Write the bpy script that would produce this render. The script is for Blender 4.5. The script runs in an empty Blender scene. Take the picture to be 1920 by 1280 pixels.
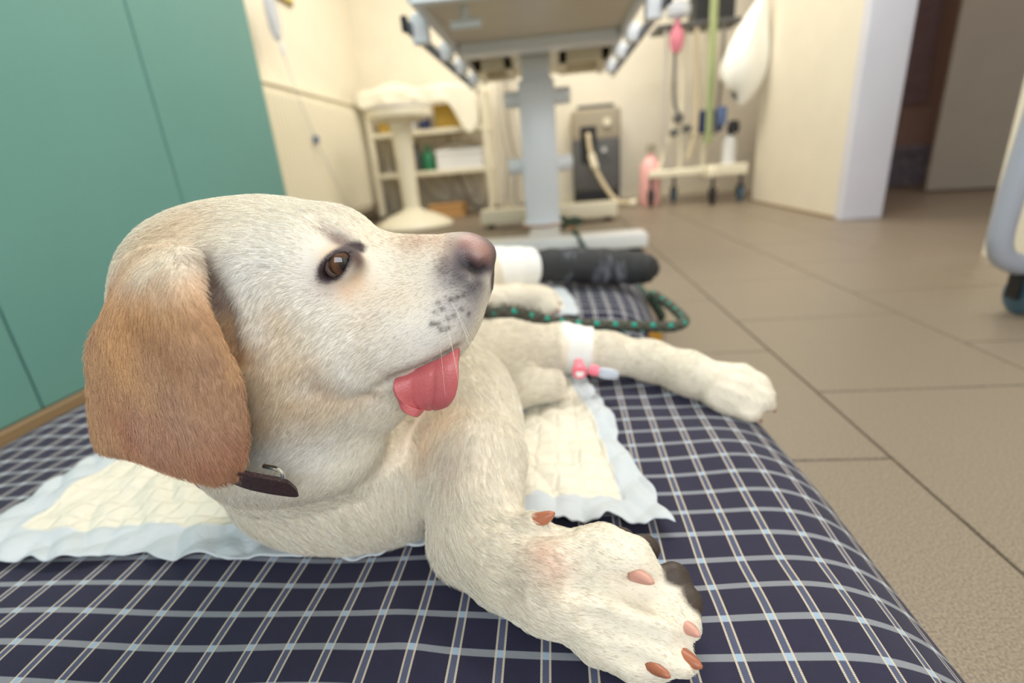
import bpy, bmesh, math, random
import numpy as np
from mathutils import Vector, Matrix
random.seed(7); rng = np.random.default_rng(7)
S = bpy.context.scene
COL = S.collection

# ------------------------------------------------------------------ camera
H = 0.43
FPX = 933.911
RW = np.array([[0.99439693, 0.0465911, 0.09488945],
               [0.07315176, 0.34471516, -0.9358527],
               [-0.07631224, 0.93755039, 0.33937548]])
cd = bpy.data.cameras.new('camera'); cam = bpy.data.objects.new('camera', cd); COL.objects.link(cam)
cd.sensor_width = 36.0; cd.lens = FPX / 1920 * 36
cam.matrix_world = Matrix([list(RW[0]) + [0], list(RW[1]) + [0], list(RW[2]) + [H], [0, 0, 0, 1]])
cd.clip_start = 0.02
cd.dof.use_dof = True; cd.dof.focus_distance = 0.315; cd.dof.aperture_fstop = 3.4
S.camera = cam

def P(px, py, z=None, y=None, x=None):
    d = RW @ np.array([px - 960, 640 - py, -FPX])
    if y is not None: t = y / d[1]
    elif x is not None: t = x / d[0]
    else: t = (z - H) / d[2]
    return np.array([0, 0, H]) + d * t

# ------------------------------------------------------------------ world and lamps
w = bpy.data.worlds.new('world'); S.world = w; w.use_nodes = True
w.node_tree.nodes['Background'].inputs[0].default_value = (0.80, 0.90, 1.0, 1)
w.node_tree.nodes['Background'].inputs[1].default_value = 0.6

def area(name, loc, size, power, col, target):
    l = bpy.data.lights.new(name, 'AREA'); l.shape = 'RECTANGLE'; l.size, l.size_y = size
    l.energy = power; l.color = col
    o = bpy.data.objects.new(name, l); COL.objects.link(o); o.location = loc
    o.rotation_euler = (Vector(target) - Vector(loc)).to_track_quat('-Z', 'Y').to_euler()
    return o
area('ceiling_lamp_treatment', (0.1, 3.7, 2.66), (2.4, 0.9), 42, (1.0, 0.95, 0.86), (0.1, 3.7, 0))
area('ceiling_lamp_entry', (0.35, 1.55, 2.66), (1.8, 0.6), 38, (1.0, 0.97, 0.93), (0.35, 1.55, 0))
area('window_daylight', (0.25, -1.52, 1.55), (2.0, 1.3), 34, (0.86, 0.93, 1.0), (0.1, 2.0, 0.7))
area('corridor_fill', (2.7, 2.6, 2.66), (0.5, 0.5), 9, (1.0, 0.88, 0.80), (2.7, 2.6, 0))  # unseen fill light, added to brighten the corridor
vs = S.view_settings
vs.view_transform = 'Standard'; vs.look = 'None'; vs.exposure = 0.40; vs.gamma = 1.0; vs.use_curve_mapping = False

# ------------------------------------------------------------------ materials
def srgb(r, g, b):
    f = lambda c: (c / 255 / 12.92) if c / 255 <= 0.04045 else ((c / 255 + 0.055) / 1.055) ** 2.4
    return (f(r), f(g), f(b), 1.0)

class NT:
    def __init__(s, name):
        s.m = bpy.data.materials.new(name); s.m.use_nodes = True
        s.t = s.m.node_tree; s.b = s.t.nodes['Principled BSDF']
    def n(s, typ, **kw):
        nd = s.t.nodes.new(typ)
        for k, v in kw.items():
            if k in nd.inputs: nd.inputs[k].default_value = v
            else: setattr(nd, k, v)
        return nd
    def l(s, a, b): s.t.links.new(a, b)
    def math(s, op, a, b=None, c=None, clamp=False):
        nd = s.t.nodes.new('ShaderNodeMath'); nd.operation = op; nd.use_clamp = clamp
        for i, v in enumerate((a, b, c)):
            if v is None: continue
            if hasattr(v, 'is_linked'): s.l(v, nd.inputs[i])
            else: nd.inputs[i].default_value = v
        return nd.outputs[0]
    def mix(s, fac, a, b):
        nd = s.t.nodes.new('ShaderNodeMix'); nd.data_type = 'RGBA'
        for sock, v in ((nd.inputs[0], fac), (nd.inputs[6], a), (nd.inputs[7], b)):
            if hasattr(v, 'is_linked'): s.l(v, sock)
            else: sock.default_value = v
        return nd.outputs[2]

def mat(name, col, rough=0.5, metal=0.0, var=0.06, nscale=6.0, bump=0.0, bscale=200.0, spec=0.5, trans=0.0, coat=0.0, emit=None):
    g = NT(name)
    tc = g.n('ShaderNodeTexCoord')
    nz = g.n('ShaderNodeTexNoise'); nz.inputs['Scale'].default_value = nscale; nz.inputs['Detail'].default_value = 4
    g.l(tc.outputs['Object'], nz.inputs['Vector'])
    dark = tuple(c * (1 - var) for c in col[:3]) + (1,); light = tuple(min(1, c * (1 + var)) for c in col[:3]) + (1,)
    g.l(g.mix(nz.outputs['Fac'], dark, light), g.b.inputs['Base Color'])
    g.b.inputs['Roughness'].default_value = rough; g.b.inputs['Metallic'].default_value = metal
    g.b.inputs['Specular IOR Level'].default_value = spec
    if trans: g.b.inputs['Transmission Weight'].default_value = trans
    if coat: g.b.inputs['Coat Weight'].default_value = coat
    if bump:
        n2 = g.n('ShaderNodeTexNoise'); n2.inputs['Scale'].default_value = bscale; n2.inputs['Detail'].default_value = 3
        g.l(tc.outputs['Object'], n2.inputs['Vector'])
        bp = g.n('ShaderNodeBump'); bp.inputs['Strength'].default_value = bump; bp.inputs['Distance'].default_value = 0.002
        g.l(n2.outputs['Fac'], bp.inputs['Height']); g.l(bp.outputs[0], g.b.inputs['Normal'])
    if emit:
        g.b.inputs['Emission Color'].default_value = emit[0]; g.b.inputs['Emission Strength'].default_value = emit[1]
    return g.m

M = dict(
    wall=mat('cream_paint', srgb(238, 230, 211), 0.6, bump=0.08, bscale=300),
    wall_white=mat('white_paint', srgb(222, 222, 232), 0.5, bump=0.05),
    wall_mauve=mat('mauve_paint', srgb(178, 150, 140), 0.6, bump=0.08),
    ceiling=mat('ceiling_paint', srgb(245, 240, 228), 0.8),
    grout=mat('grout', srgb(92, 80, 66), 0.9, bump=0.3),
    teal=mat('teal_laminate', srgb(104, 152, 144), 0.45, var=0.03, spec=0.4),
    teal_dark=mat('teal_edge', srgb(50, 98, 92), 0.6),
    plinth=mat('plinth_brown', srgb(140, 116, 84), 0.6),
    white=mat('white_lacquer', srgb(236, 236, 236), 0.35, var=0.03),
    bluewhite=mat('cool_white_lacquer', srgb(240, 244, 251), 0.3, var=0.02),
    ivory=mat('ivory_lacquer', srgb(240, 232, 208), 0.35, var=0.03),
    steel=mat('brushed_steel', srgb(190, 186, 176), 0.32, metal=0.75, var=0.06),
    tableunder=mat('table_underside', srgb(226, 216, 198), 0.35, metal=0.1, var=0.05),
    rail=mat('dark_rail', srgb(70, 74, 88), 0.35, metal=0.6),
    black=mat('black_plastic', srgb(30, 30, 34), 0.5),
    greydark=mat('dark_grey_plastic', srgb(92, 92, 92), 0.45),
    greymid=mat('warm_grey_plastic', srgb(168, 158, 138), 0.45),
    greytube=mat('grey_painted_tube', srgb(178, 182, 196), 0.35),
    rubber_blue=mat('blue_grey_wheel', srgb(74, 104, 124), 0.5),
    hose=mat('beige_hose', srgb(216, 200, 168), 0.5),
    cable=mat('grey_cable', srgb(196, 190, 180), 0.6),
    cablegrey=mat('dark_cable', srgb(120, 114, 106), 0.6),
    cardboard=mat('cardboard', srgb(196, 150, 96), 0.8),
    green=mat('green_plastic', srgb(40, 120, 84), 0.4),
    greenstrap=mat('green_strap', srgb(166, 178, 128), 0.7),
    blue=mat('blue_plastic', srgb(86, 108, 152), 0.45),
    navy=mat('navy_plastic', srgb(50, 62, 110), 0.5),
    yellow=mat('yellow_card', srgb(208, 170, 72), 0.7),
    pink=mat('pink_rubber', srgb(222, 130, 150), 0.5),
    pinkbottle=mat('pink_bottle', srgb(250, 190, 186), 0.35),
    bag=mat('white_bag', srgb(242, 240, 232), 0.45, bump=0.4, bscale=25),
    cloth=mat('white_cloth', srgb(240, 234, 214), 0.85, bump=0.3, bscale=80),
    clear=mat('clear_plastic', srgb(225, 232, 245), 0.15, trans=0.55, spec=0.5),
    brownstrap=mat('tan_leather', srgb(178, 124, 80), 0.6),
    collar=mat('brown_leather', srgb(58, 40, 42), 0.42, bump=0.5, bscale=500),
    chrome=mat('chrome', srgb(210, 210, 215), 0.15, metal=1.0),
    tape=mat('white_tape', srgb(240, 238, 234), 0.8, bump=0.4, bscale=600),
    hubpink=mat('pink_hub', srgb(244, 120, 140), 0.35),
    orange=mat('orange_tag', srgb(222, 160, 60), 0.7),
    picture=mat('yellow_print', srgb(216, 204, 92), 0.6),
    doorgrey=mat('grey_door', srgb(178, 172, 160), 0.45),
    poster=mat('poster_print', srgb(150, 128, 136), 0.7, var=0.35, nscale=14),
    boxprint=mat('printed_box', srgb(150, 146, 166), 0.7, var=0.6, nscale=22),
    seatgrey=mat('grey_vinyl', srgb(196, 190, 176), 0.5),
)

# floor tile: fine speckle
g = NT('stoneware_tile')
tc = g.n('ShaderNodeTexCoord'); oi = g.n('ShaderNodeObjectInfo')
n1 = g.n('ShaderNodeTexNoise'); n1.inputs['Scale'].default_value = 420; n1.inputs['Detail'].default_value = 2
geo = g.n('ShaderNodeNewGeometry')
g.l(geo.outputs['Position'], n1.inputs['Vector'])
n2 = g.n('ShaderNodeTexNoise'); n2.inputs['Scale'].default_value = 3; n2.inputs['Detail'].default_value = 4
g.l(geo.outputs['Position'], n2.inputs['Vector'])
sp = g.n('ShaderNodeValToRGB'); sp.color_ramp.elements[0].position = 0.36; sp.color_ramp.elements[1].position = 0.62
sp.color_ramp.elements[0].color = srgb(106, 95, 82); sp.color_ramp.elements[1].color = srgb(150, 136, 118)
g.l(n1.outputs['Fac'], sp.inputs[0])
g.l(g.mix(g.math('MULTIPLY', n2.outputs['Fac'], 0.35), sp.outputs[0], srgb(136, 122, 104)), g.b.inputs['Base Color'])
g.b.inputs['Roughness'].default_value = 0.42
bp = g.n('ShaderNodeBump'); bp.inputs['Strength'].default_value = 0.05; bp.inputs['Distance'].default_value = 0.001
g.l(n1.outputs['Fac'], bp.inputs['Height']); g.l(bp.outputs[0], g.b.inputs['Normal'])
M['tile'] = g.m

# plaid cotton of the dog bed, woven along the cloth's own UV (metres)
g = NT('plaid_cotton')
uv = g.n('ShaderNodeUVMap'); uv.uv_map = 'cloth'
sx = g.n('ShaderNodeSeparateXYZ'); g.l(uv.outputs[0], sx.inputs[0])
U, V = sx.outputs[0], sx.outputs[1]
PER = 0.0285
def band(coord, half, per=PER, soft=0.0002, off=0.0):
    a = g.math('ADD', coord, 100.0 * per + off)
    f = g.math('MODULO', a, per)
    d = g.math('ABSOLUTE', g.math('SUBTRACT', f, per / 2))
    return g.math('SMOOTH_MIN', 1.0, g.math('MULTIPLY', g.math('SUBTRACT', half, d), 1.0 / soft, clamp=True), 0.0), d
saw = g.math('MULTIPLY', g.math('PINGPONG', g.math('ADD', U, 5.0), 0.0005), 0.8)
vb, vd = band(g.math('ADD', V, saw), 0.0027)                  # cross stripe, plain light grey
ub, ud = band(U, 0.0036, per=0.0305)                                     # lengthwise stripe
edge = g.math('GREATER_THAN', ud, 0.0021)
dots = g.math('GREATER_THAN', g.math('PINGPONG', g.math('ADD', V, 5.0), 0.00055), 0.00020)
cream = g.math('MULTIPLY', g.math('MULTIPLY', edge, ub), g.math('ADD', g.math('MULTIPLY', dots, 0.6), 0.4))
nz = g.n('ShaderNodeTexNoise'); nz.inputs['Scale'].default_value = 30; g.l(uv.outputs[0], nz.inputs['Vector'])
navy = g.mix(nz.outputs['Fac'], srgb(25, 23, 47), srgb(34, 31, 60))
c1 = g.mix(g.math('MULTIPLY', vb, 0.85), navy, srgb(138, 141, 148))
core = g.math('MULTIPLY', ub, g.math('SUBTRACT', 1.0, edge))
midc = g.mix(vb, srgb(84, 90, 116), srgb(160, 184, 208))
c2 = g.mix(g.math('MULTIPLY', core, 0.75), c1, midc)
c3 = g.mix(g.math('MULTIPLY', cream, 0.9), c2, srgb(216, 202, 180))
g.l(c3, g.b.inputs['Base Color'])
g.b.inputs['Roughness'].default_value = 0.85; g.b.inputs['Sheen Weight'].default_value = 0.05
wv = g.n('ShaderNodeTexWave'); wv.inputs['Scale'].default_value = 420; wv.inputs['Distortion'].default_value = 1.0; wv.bands_direction = 'DIAGONAL'
g.l(uv.outputs[0], wv.inputs['Vector'])
bp = g.n('ShaderNodeBump'); bp.inputs['Strength'].default_value = 0.25; bp.inputs['Distance'].default_value = 0.0006
g.l(wv.outputs['Fac'], bp.inputs['Height']); g.l(bp.outputs[0], g.b.inputs['Normal'])
M['plaid'] = g.m

# absorbent pad: quilted core and pale blue film rim, by the pad's own UV (u,v metres from the nearest edge in 'rim')
g = NT('absorbent_pad')
uv = g.n('ShaderNodeUVMap'); uv.uv_map = 'pad'
sx = g.n('ShaderNodeSeparateXYZ'); g.l(uv.outputs[0], sx.inputs[0])
at = g.n('ShaderNodeAttribute'); at.attribute_name = 'rim'
vor = g.n('ShaderNodeTexVoronoi'); vor.feature = 'DISTANCE_TO_EDGE'; vor.inputs['Scale'].default_value = 44; vor.inputs['Randomness'].default_value = 0.25
g.l(uv.outputs[0], vor.inputs['Vector'])
nz = g.n('ShaderNodeTexNoise'); nz.inputs['Scale'].default_value = 9; nz.inputs['Detail'].default_value = 3; g.l(uv.outputs[0], nz.inputs['Vector'])
core = g.mix(nz.outputs['Fac'], srgb(222, 213, 191), srgb(226, 221, 208))
g.l(g.mix(at.outputs['Fac'], core, srgb(193, 199, 204)), g.b.inputs['Base Color'])
g.b.inputs['Roughness'].default_value = 0.7
bp = g.n('ShaderNodeBump'); bp.inputs['Strength'].default_value = 0.9; bp.inputs['Distance'].default_value = 0.004
hh = g.math('MULTIPLY', g.math('MINIMUM', g.math('MULTIPLY', vor.outputs['Distance'], 6.0), 1.0), g.math('SUBTRACT', 1.0, at.outputs['Fac']))
nw = g.n('ShaderNodeTexNoise'); nw.inputs['Scale'].default_value = 26; nw.inputs['Detail'].default_value = 5; nw.inputs['Distortion'].default_value = 1.2; g.l(uv.outputs[0], nw.inputs['Vector'])
g.l(g.math('ADD', g.math('MULTIPLY', hh, 0.35), g.math('MULTIPLY', nw.outputs['Fac'], 0.9)), bp.inputs['Height'])
g.l(bp.outputs[0], g.b.inputs['Normal'])
M['pad'] = g.m

# rope: dark green-grey braid with turquoise flecks along its own UV
g = NT('braided_rope')
uv = g.n('ShaderNodeUVMap'); uv.uv_map = 'rope'
sx = g.n('ShaderNodeSeparateXYZ'); g.l(uv.outputs[0], sx.inputs[0])
a = g.math('SINE', g.math('ADD', g.math('MULTIPLY', sx.outputs[1], 6.2832 * 2), g.math('MULTIPLY', sx.outputs[0], 6.2832 * 27)))
b = g.math('SINE', g.math('SUBTRACT', g.math('MULTIPLY', sx.outputs[1], 6.2832 * 2), g.math('MULTIPLY', sx.outputs[0], 6.2832 * 27)))
fl = g.math('GREATER_THAN', g.math('ADD', a, b), 1.25)
nz = g.n('ShaderNodeTexNoise'); nz.inputs['Scale'].default_value = 60; g.l(uv.outputs[0], nz.inputs['Vector'])
g.l(g.mix(fl, g.mix(nz.outputs['Fac'], srgb(60, 60, 52), srgb(92, 90, 78)), srgb(20, 160, 140)), g.b.inputs['Base Color'])
g.b.inputs['Roughness'].default_value = 0.85
bp = g.n('ShaderNodeBump'); bp.inputs['Strength'].default_value = 0.8; bp.inputs['Distance'].default_value = 0.003
g.l(g.math('ADD', g.math('ABSOLUTE', a), g.math('ABSOLUTE', b)), bp.inputs['Height']); g.l(bp.outputs[0], g.b.inputs['Normal'])
M['rope'] = g.m

# black cohesive bandage with pale crumple marks
g = NT('black_bandage')
tc = g.n('ShaderNodeTexCoord')
nz = g.n('ShaderNodeTexNoise'); nz.inputs['Scale'].default_value = 26; nz.inputs['Detail'].default_value = 4
mp = g.n('ShaderNodeMapping'); mp.inputs['Scale'].default_value = (1.6, 0.6, 0.45); g.l(tc.outputs['Object'], mp.inputs[0]); g.l(mp.outputs[0], nz.inputs['Vector'])
rp = g.n('ShaderNodeValToRGB'); rp.color_ramp.elements[0].position = 0.55; rp.color_ramp.elements[1].position = 0.72
rp.color_ramp.elements[0].color = srgb(44, 44, 46); rp.color_ramp.elements[1].color = srgb(120, 122, 134)
g.l(nz.outputs['Fac'], rp.inputs[0]); g.l(rp.outputs[0], g.b.inputs['Base Color']); g.b.inputs['Roughness'].default_value = 0.75
bp = g.n('ShaderNodeBump'); bp.inputs['Strength'].default_value = 0.7; bp.inputs['Distance'].default_value = 0.004
g.l(nz.outputs['Fac'], bp.inputs['Height']); g.l(bp.outputs[0], g.b.inputs['Normal'])
M['blackwrap'] = g.m

# ------------------------------------------------------------------ mesh helpers
def wloc(o):
    v = Vector((0, 0, 0))
    while o is not None: v += o.location; o = o.parent
    return v

class MB:
    def __init__(s): s.v = []; s.f = []; s.uv = None
    def add(s, v, f):
        k = len(s.v); s.v += [tuple(map(float, p)) for p in v]; s.f += [tuple(i + k for i in q) for q in f]; return s
    def box(s, lo, hi, bev=0.0, rz=0.0, pivot=None, seg=1):
        lo = np.array(lo, float); hi = np.array(hi, float); c = (lo + hi) / 2; d = hi - lo
        bm = bmesh.new(); bmesh.ops.create_cube(bm, size=1.0)
        for v in bm.verts: v.co = Vector((v.co.x * d[0], v.co.y * d[1], v.co.z * d[2]))
        if bev: bmesh.ops.bevel(bm, geom=bm.edges[:], offset=min(bev, d.min() * 0.45), segments=seg, affect='EDGES', profile=0.6)
        bm.verts.index_update()
        vv = np.array([v.co[:] for v in bm.verts]) + c
        if rz:
            pv = c if pivot is None else np.array(pivot, float)
            q = vv - pv; ca, sa = math.cos(rz), math.sin(rz)
            vv = np.stack([q[:, 0] * ca - q[:, 1] * sa, q[:, 0] * sa + q[:, 1] * ca, q[:, 2]], 1) + pv
        ff = [[v.index for v in f.verts] for f in bm.faces]; bm.free()
        return s.add(vv, ff)
    def tube(s, pts, r, n=12, cap=True, flat=1.0):
        pts = np.array(pts, float); m = len(pts); r = np.broadcast_to(np.array(r, float), (m,))
        T = np.gradient(pts, axis=0); T /= np.linalg.norm(T, axis=1)[:, None] + 1e-12
        u = np.cross(T[0], [0, 0, 1.0])
        if np.linalg.norm(u) < 1e-3: u = np.cross(T[0], [0, 1.0, 0])
        u /= np.linalg.norm(u); V = []
        for i in range(m):
            u = u - T[i] * (u @ T[i]); u /= np.linalg.norm(u); w_ = np.cross(T[i], u)
            for k in range(n):
                a = 2 * math.pi * k / n; V.append(pts[i] + r[i] * (math.cos(a) * u + flat * math.sin(a) * w_))
        F = [(i * n + k, i * n + (k + 1) % n, (i + 1) * n + (k + 1) % n, (i + 1) * n + k) for i in range(m - 1) for k in range(n)]
        if cap: F += [tuple(range(n - 1, -1, -1)), tuple(range((m - 1) * n, m * n))]
        return s.add(V, F)
    def lathe(s, prof, c=(0, 0, 0), n=32, axis='z'):
        V = []; m = len(prof)
        for (r, z) in prof:
            for k in range(n):
                a = 2 * math.pi * k / n; x, y = r * math.cos(a), r * math.sin(a)
                q = {'z': (x, y, z), 'x': (z, x, y), 'y': (x, z, y)}[axis]
                V.append((q[0] + c[0], q[1] + c[1], q[2] + c[2]))
        F = [(i * n + k, i * n + (k + 1) % n, (i + 1) * n + (k + 1) % n, (i + 1) * n + k) for i in range(m - 1) for k in range(n)]
        F += [tuple(range(n - 1, -1, -1)), tuple(range((m - 1) * n, m * n))]
        return s.add(V, F)
    def grid(s, G):
        G = np.asarray(G, float); m, n = G.shape[:2]
        F = [(i * n + j, i * n + j + 1, (i + 1) * n + j + 1, (i + 1) * n + j) for i in range(m - 1) for j in range(n - 1)]
        return s.add(G.reshape(-1, 3), F)
    def sheet(s, G, th):
        """a grid given thickness th along its normals, closed at the rim"""
        G = np.asarray(G, float); m, n = G.shape[:2]
        N = np.cross(np.gradient(G, axis=1), np.gradient(G, axis=0)); N /= np.linalg.norm(N, axis=2)[..., None] + 1e-12
        B = G - N * th; k = m * n
        V = np.concatenate([G.reshape(-1, 3), B.reshape(-1, 3)])
        F = [(i * n + j, i * n + j + 1, (i + 1) * n + j + 1, (i + 1) * n + j) for i in range(m - 1) for j in range(n - 1)]
        F = [q[::-1] for q in F] + [tuple(x + k for x in q) for q in F]
        rim = [j for j in range(n)] + [i * n + n - 1 for i in range(1, m)] + [(m - 1) * n + j for j in range(n - 2, -1, -1)] + [i * n for i in range(m - 2, 0, -1)]
        for a, b in zip(rim, rim[1:] + rim[:1]): F.append((a, b, b + k, a + k))
        return s.add(V, F)
    def build(s, name, m, parent=None, smooth=35):
        V = np.array(s.v)
        if parent is None:
            o0 = Vector(((V[:, 0].min() + V[:, 0].max()) / 2, (V[:, 1].min() + V[:, 1].max()) / 2, V[:, 2].min()))
        else: o0 = wloc(parent)
        me = bpy.data.meshes.new(name); me.from_pydata([tuple(p) for p in V - np.array(o0)], [], s.f); me.update()
        bm = bmesh.new(); bm.from_mesh(me); bmesh.ops.recalc_face_normals(bm, faces=bm.faces[:]); bm.to_mesh(me); bm.free()
        me.materials.append(m if not isinstance(m, str) else M[m])
        if smooth:
            me.shade_smooth()
            if smooth < 170: me.set_sharp_from_angle(angle=math.radians(smooth))
        o = bpy.data.objects.new(name, me); COL.objects.link(o)
        if parent is None: o.location = o0
        else: o.parent = parent
        return o

def empty(name, loc):
    o = bpy.data.objects.new(name, None); COL.objects.link(o); o.location = loc; o.empty_display_size = 0.05; return o
def tag(o, label=None, cat=None, group=None, kind=None):
    if label: o['label'] = label
    if cat: o['category'] = cat
    if group: o['group'] = group
    if kind: o['kind'] = kind
    return o
def bez(pts, n=40):
    """Catmull-Rom through points"""
    p = np.array(pts, float); p = np.vstack([2 * p[0] - p[1], p, 2 * p[-1] - p[-2]])
    out = []
    segs = len(p) - 3; per = max(2, n // segs)
    for i in range(segs):
        t = np.linspace(0, 1, per, endpoint=(i == segs - 1))[:, None]
        a, b, c, d = p[i:i + 4]
        out.append(0.5 * ((2 * b) + (-a + c) * t + (2 * a - 5 * b + 4 * c - d) * t ** 2 + (-a + 3 * b - 3 * c + d) * t ** 3))
    return np.vstack(out)

# ------------------------------------------------------------------ the setting
def struct(o): o['kind'] = 'structure'; return o
XL, XR, YN, YB, ZC = -1.72, 1.53, -1.6, 5.05, 2.7
fl = struct(MB().box((-1.9, -1.8, -0.08), (3.8, 5.3, -0.003)).build('floor', 'grout'))
TX, TY = 0.392, 0.415
tm = None
for k in range(-6, 9):
    x0 = 0.455 + TX * k
    if x0 + TX < XL or x0 > 3.6: continue
    for j in range(-8, 13):
        y0 = (0.845 if k % 2 == 0 else 0.635) + TY * j
        if y0 + TY < -1.6 or y0 > 5.05: continue
        if tm is None:
            ob = MB().box((x0 + 0.002, y0 + 0.002, -0.006), (x0 + TX - 0.002, y0 + TY - 0.002, 0.0), bev=0.0012).build('tile', 'tile', None, smooth=0)
            tm = ob.data; tz = ob.location.z
        else:
            ob = bpy.data.objects.new('tile', tm); COL.objects.link(ob)
        ob.parent = fl
        ob.location = Vector((x0 + TX / 2, y0 + TY / 2, -0.006)) - fl.location
struct(MB().box((XL - 0.12, YN - 0.1, ZC), (3.8, YB + 0.15, ZC + 0.1)).build('ceiling', 'ceiling'))
struct(MB().box((XL - 0.12, YN - 0.1, 0), (XL, YB + 0.12, ZC)).build('wall_left', 'wall'))
struct(MB().box((XL, YB, 0), (3.6, YB + 0.12, ZC)).build('wall_back', 'wall'))
struct(MB().box((XR, 2.90, 0), (1.72, 4.12, ZC)).build('wall_partition', 'wall'))
struct(MB().box((1.47, YN, 0), (1.72, 1.84, ZC)).build('wall_right', 'wall'))
struct(MB().box((3.6, YN, 0), (3.72, YB + 0.12, ZC)).build('wall_corridor', 'wall_mauve'))
struct(MB().box((2.25, 4.72, 0), (3.6, 4.84, ZC)).build('wall_corridor_end', 'wall_mauve'))
struct(MB().box((1.72, 4.12, 0), (2.31, 4.24, ZC)).build('wall_recess', 'wall_mauve'))
# wall behind the camera with its window opening
struct(MB().box((XL, YN - 0.1, 0), (1.47, YN, 0.85)).box((XL, YN - 0.1, 2.25), (1.47, YN, ZC))
       .box((XL, YN - 0.1, 0.85), (-0.85, YN, 2.25)).box((1.3, YN - 0.1, 0.85), (1.47, YN, 2.25)).build('wall_front', 'wall'))
struct(MB().box((1.518, 2.835, 0), (1.725, 2.90, 2.1), bev=0.004).box((1.518, 1.84, 2.04), (1.725, 2.9, 2.12), bev=0.004).build('trim_1', 'wall_white'))
struct(MB().box((1.50, 1.84, 2.1), (1.72, 2.9, ZC)).build('wall_lintel', 'wall'))
struct(MB().box((XR - 0.012, 2.9, 0), (XR, 4.12, 0.012), bev=0.003).build('baseboard_partition', 'plinth'))
struct(MB().box((XL, YB - 0.012, 0), (1.7, YB, 0.06), bev=0.003).build('baseboard_back', 'ivory'))
struct(MB().box((XL, 2.02, 0), (XL + 0.012, YB, 0.06), bev=0.003).build('baseboard_left', 'greymid'))
# corridor door, standing open
d0 = P(1735, 361, z=0); d1 = P(1850, 356, z=0)
dv = (d1 - d0); ang = math.atan2(dv[1], dv[0]); L = 0.86
dr = struct(MB().box((d0[0], d0[1], 0.012), (d0[0] + L, d0[1] + 0.042, 2.02), bev=0.003, rz=ang, pivot=d0).build('door_1', 'doorgrey'))

# ------------------------------------------------------------------ dog bed (plaid cushion)
def sstep(a, b, x):
    t = np.clip((x - a) / (b - a), 0, 1); return t * t * (3 - 2 * t)
CX0, CX1, CY0, CY1, CZ = -0.86, 0.285, -0.35, 1.88, 0.122
def edge_r(y): return np.interp(y, [-0.35, 0.1, 0.3, 0.45, 0.62, 0.80, 0.93, 1.1, 1.35, 1.6, 1.88], [0.27, 0.285, 0.285, 0.288, 0.280, 0.252, 0.205, 0.230, 0.240, 0.225, 0.17])
def edge_l(y): return np.interp(y, [-0.35, 0.4, 1.0, 1.88], [-0.84, -0.86, -0.85, -0.8])
def crease(x, y):
    return (0.0035 * np.sin(9 * x + 3.1 * y + 0.5) * np.sin(7.3 * y - 2 * x) + 0.0022 * np.sin(23 * x - 11 * y + 1.0)
            + 0.0016 * np.sin(31 * y + 14 * x) * np.sin(17 * x + 2) - 0.004 * np.exp(-((y - 0.3 - 0.15 * x) / 0.03) ** 2) * np.exp(-((x - 0.12) / 0.1) ** 2)
            + 0.004 * np.exp(-((y - 0.62 + 0.5 * (x - 0.15)) / 0.018) ** 2) * np.exp(-((x - 0.17) / 0.07) ** 2)
            + 0.003 * np.exp(-((x + 0.1 + 0.55 * (y - 0.22)) / 0.02) ** 2) * np.exp(-((y - 0.22) / 0.06) ** 2))
CUSH = [(-0.35, 0.905, CZ, 0.2, 0.10), (0.925, 1.88, CZ + 0.010, 0.13, 0.2)]
def cushion_one(x, y, c):
    y0, y1, cz, rn, rf = c
    x = np.asarray(x, float); y = np.asarray(y, float)
    dl = x - edge_l(y); dr_ = edge_r(y) - x; dn = y - y0; df = y1 - y
    def prof(d, R): q = np.clip(d / R, 0, 1); return np.sqrt(np.clip(1 - (1 - q) ** 2.3, 0, 1))
    h = prof(dl, 0.16) * prof(dr_, 0.13) * prof(dn, rn) * prof(df, rf)
    dent = 0.012 * np.exp(-((x + 0.25) / 0.2) ** 2 - ((y - 0.8) / 0.5) ** 2)
    return 0.012 + (cz - 0.012) * h + (crease(x, y) - dent) * np.clip(h * 1.3 - 0.3, 0, 1)
def cushion_top(x, y): return np.maximum(cushion_one(x, y, CUSH[0]), cushion_one(x, y, CUSH[1]))
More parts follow.
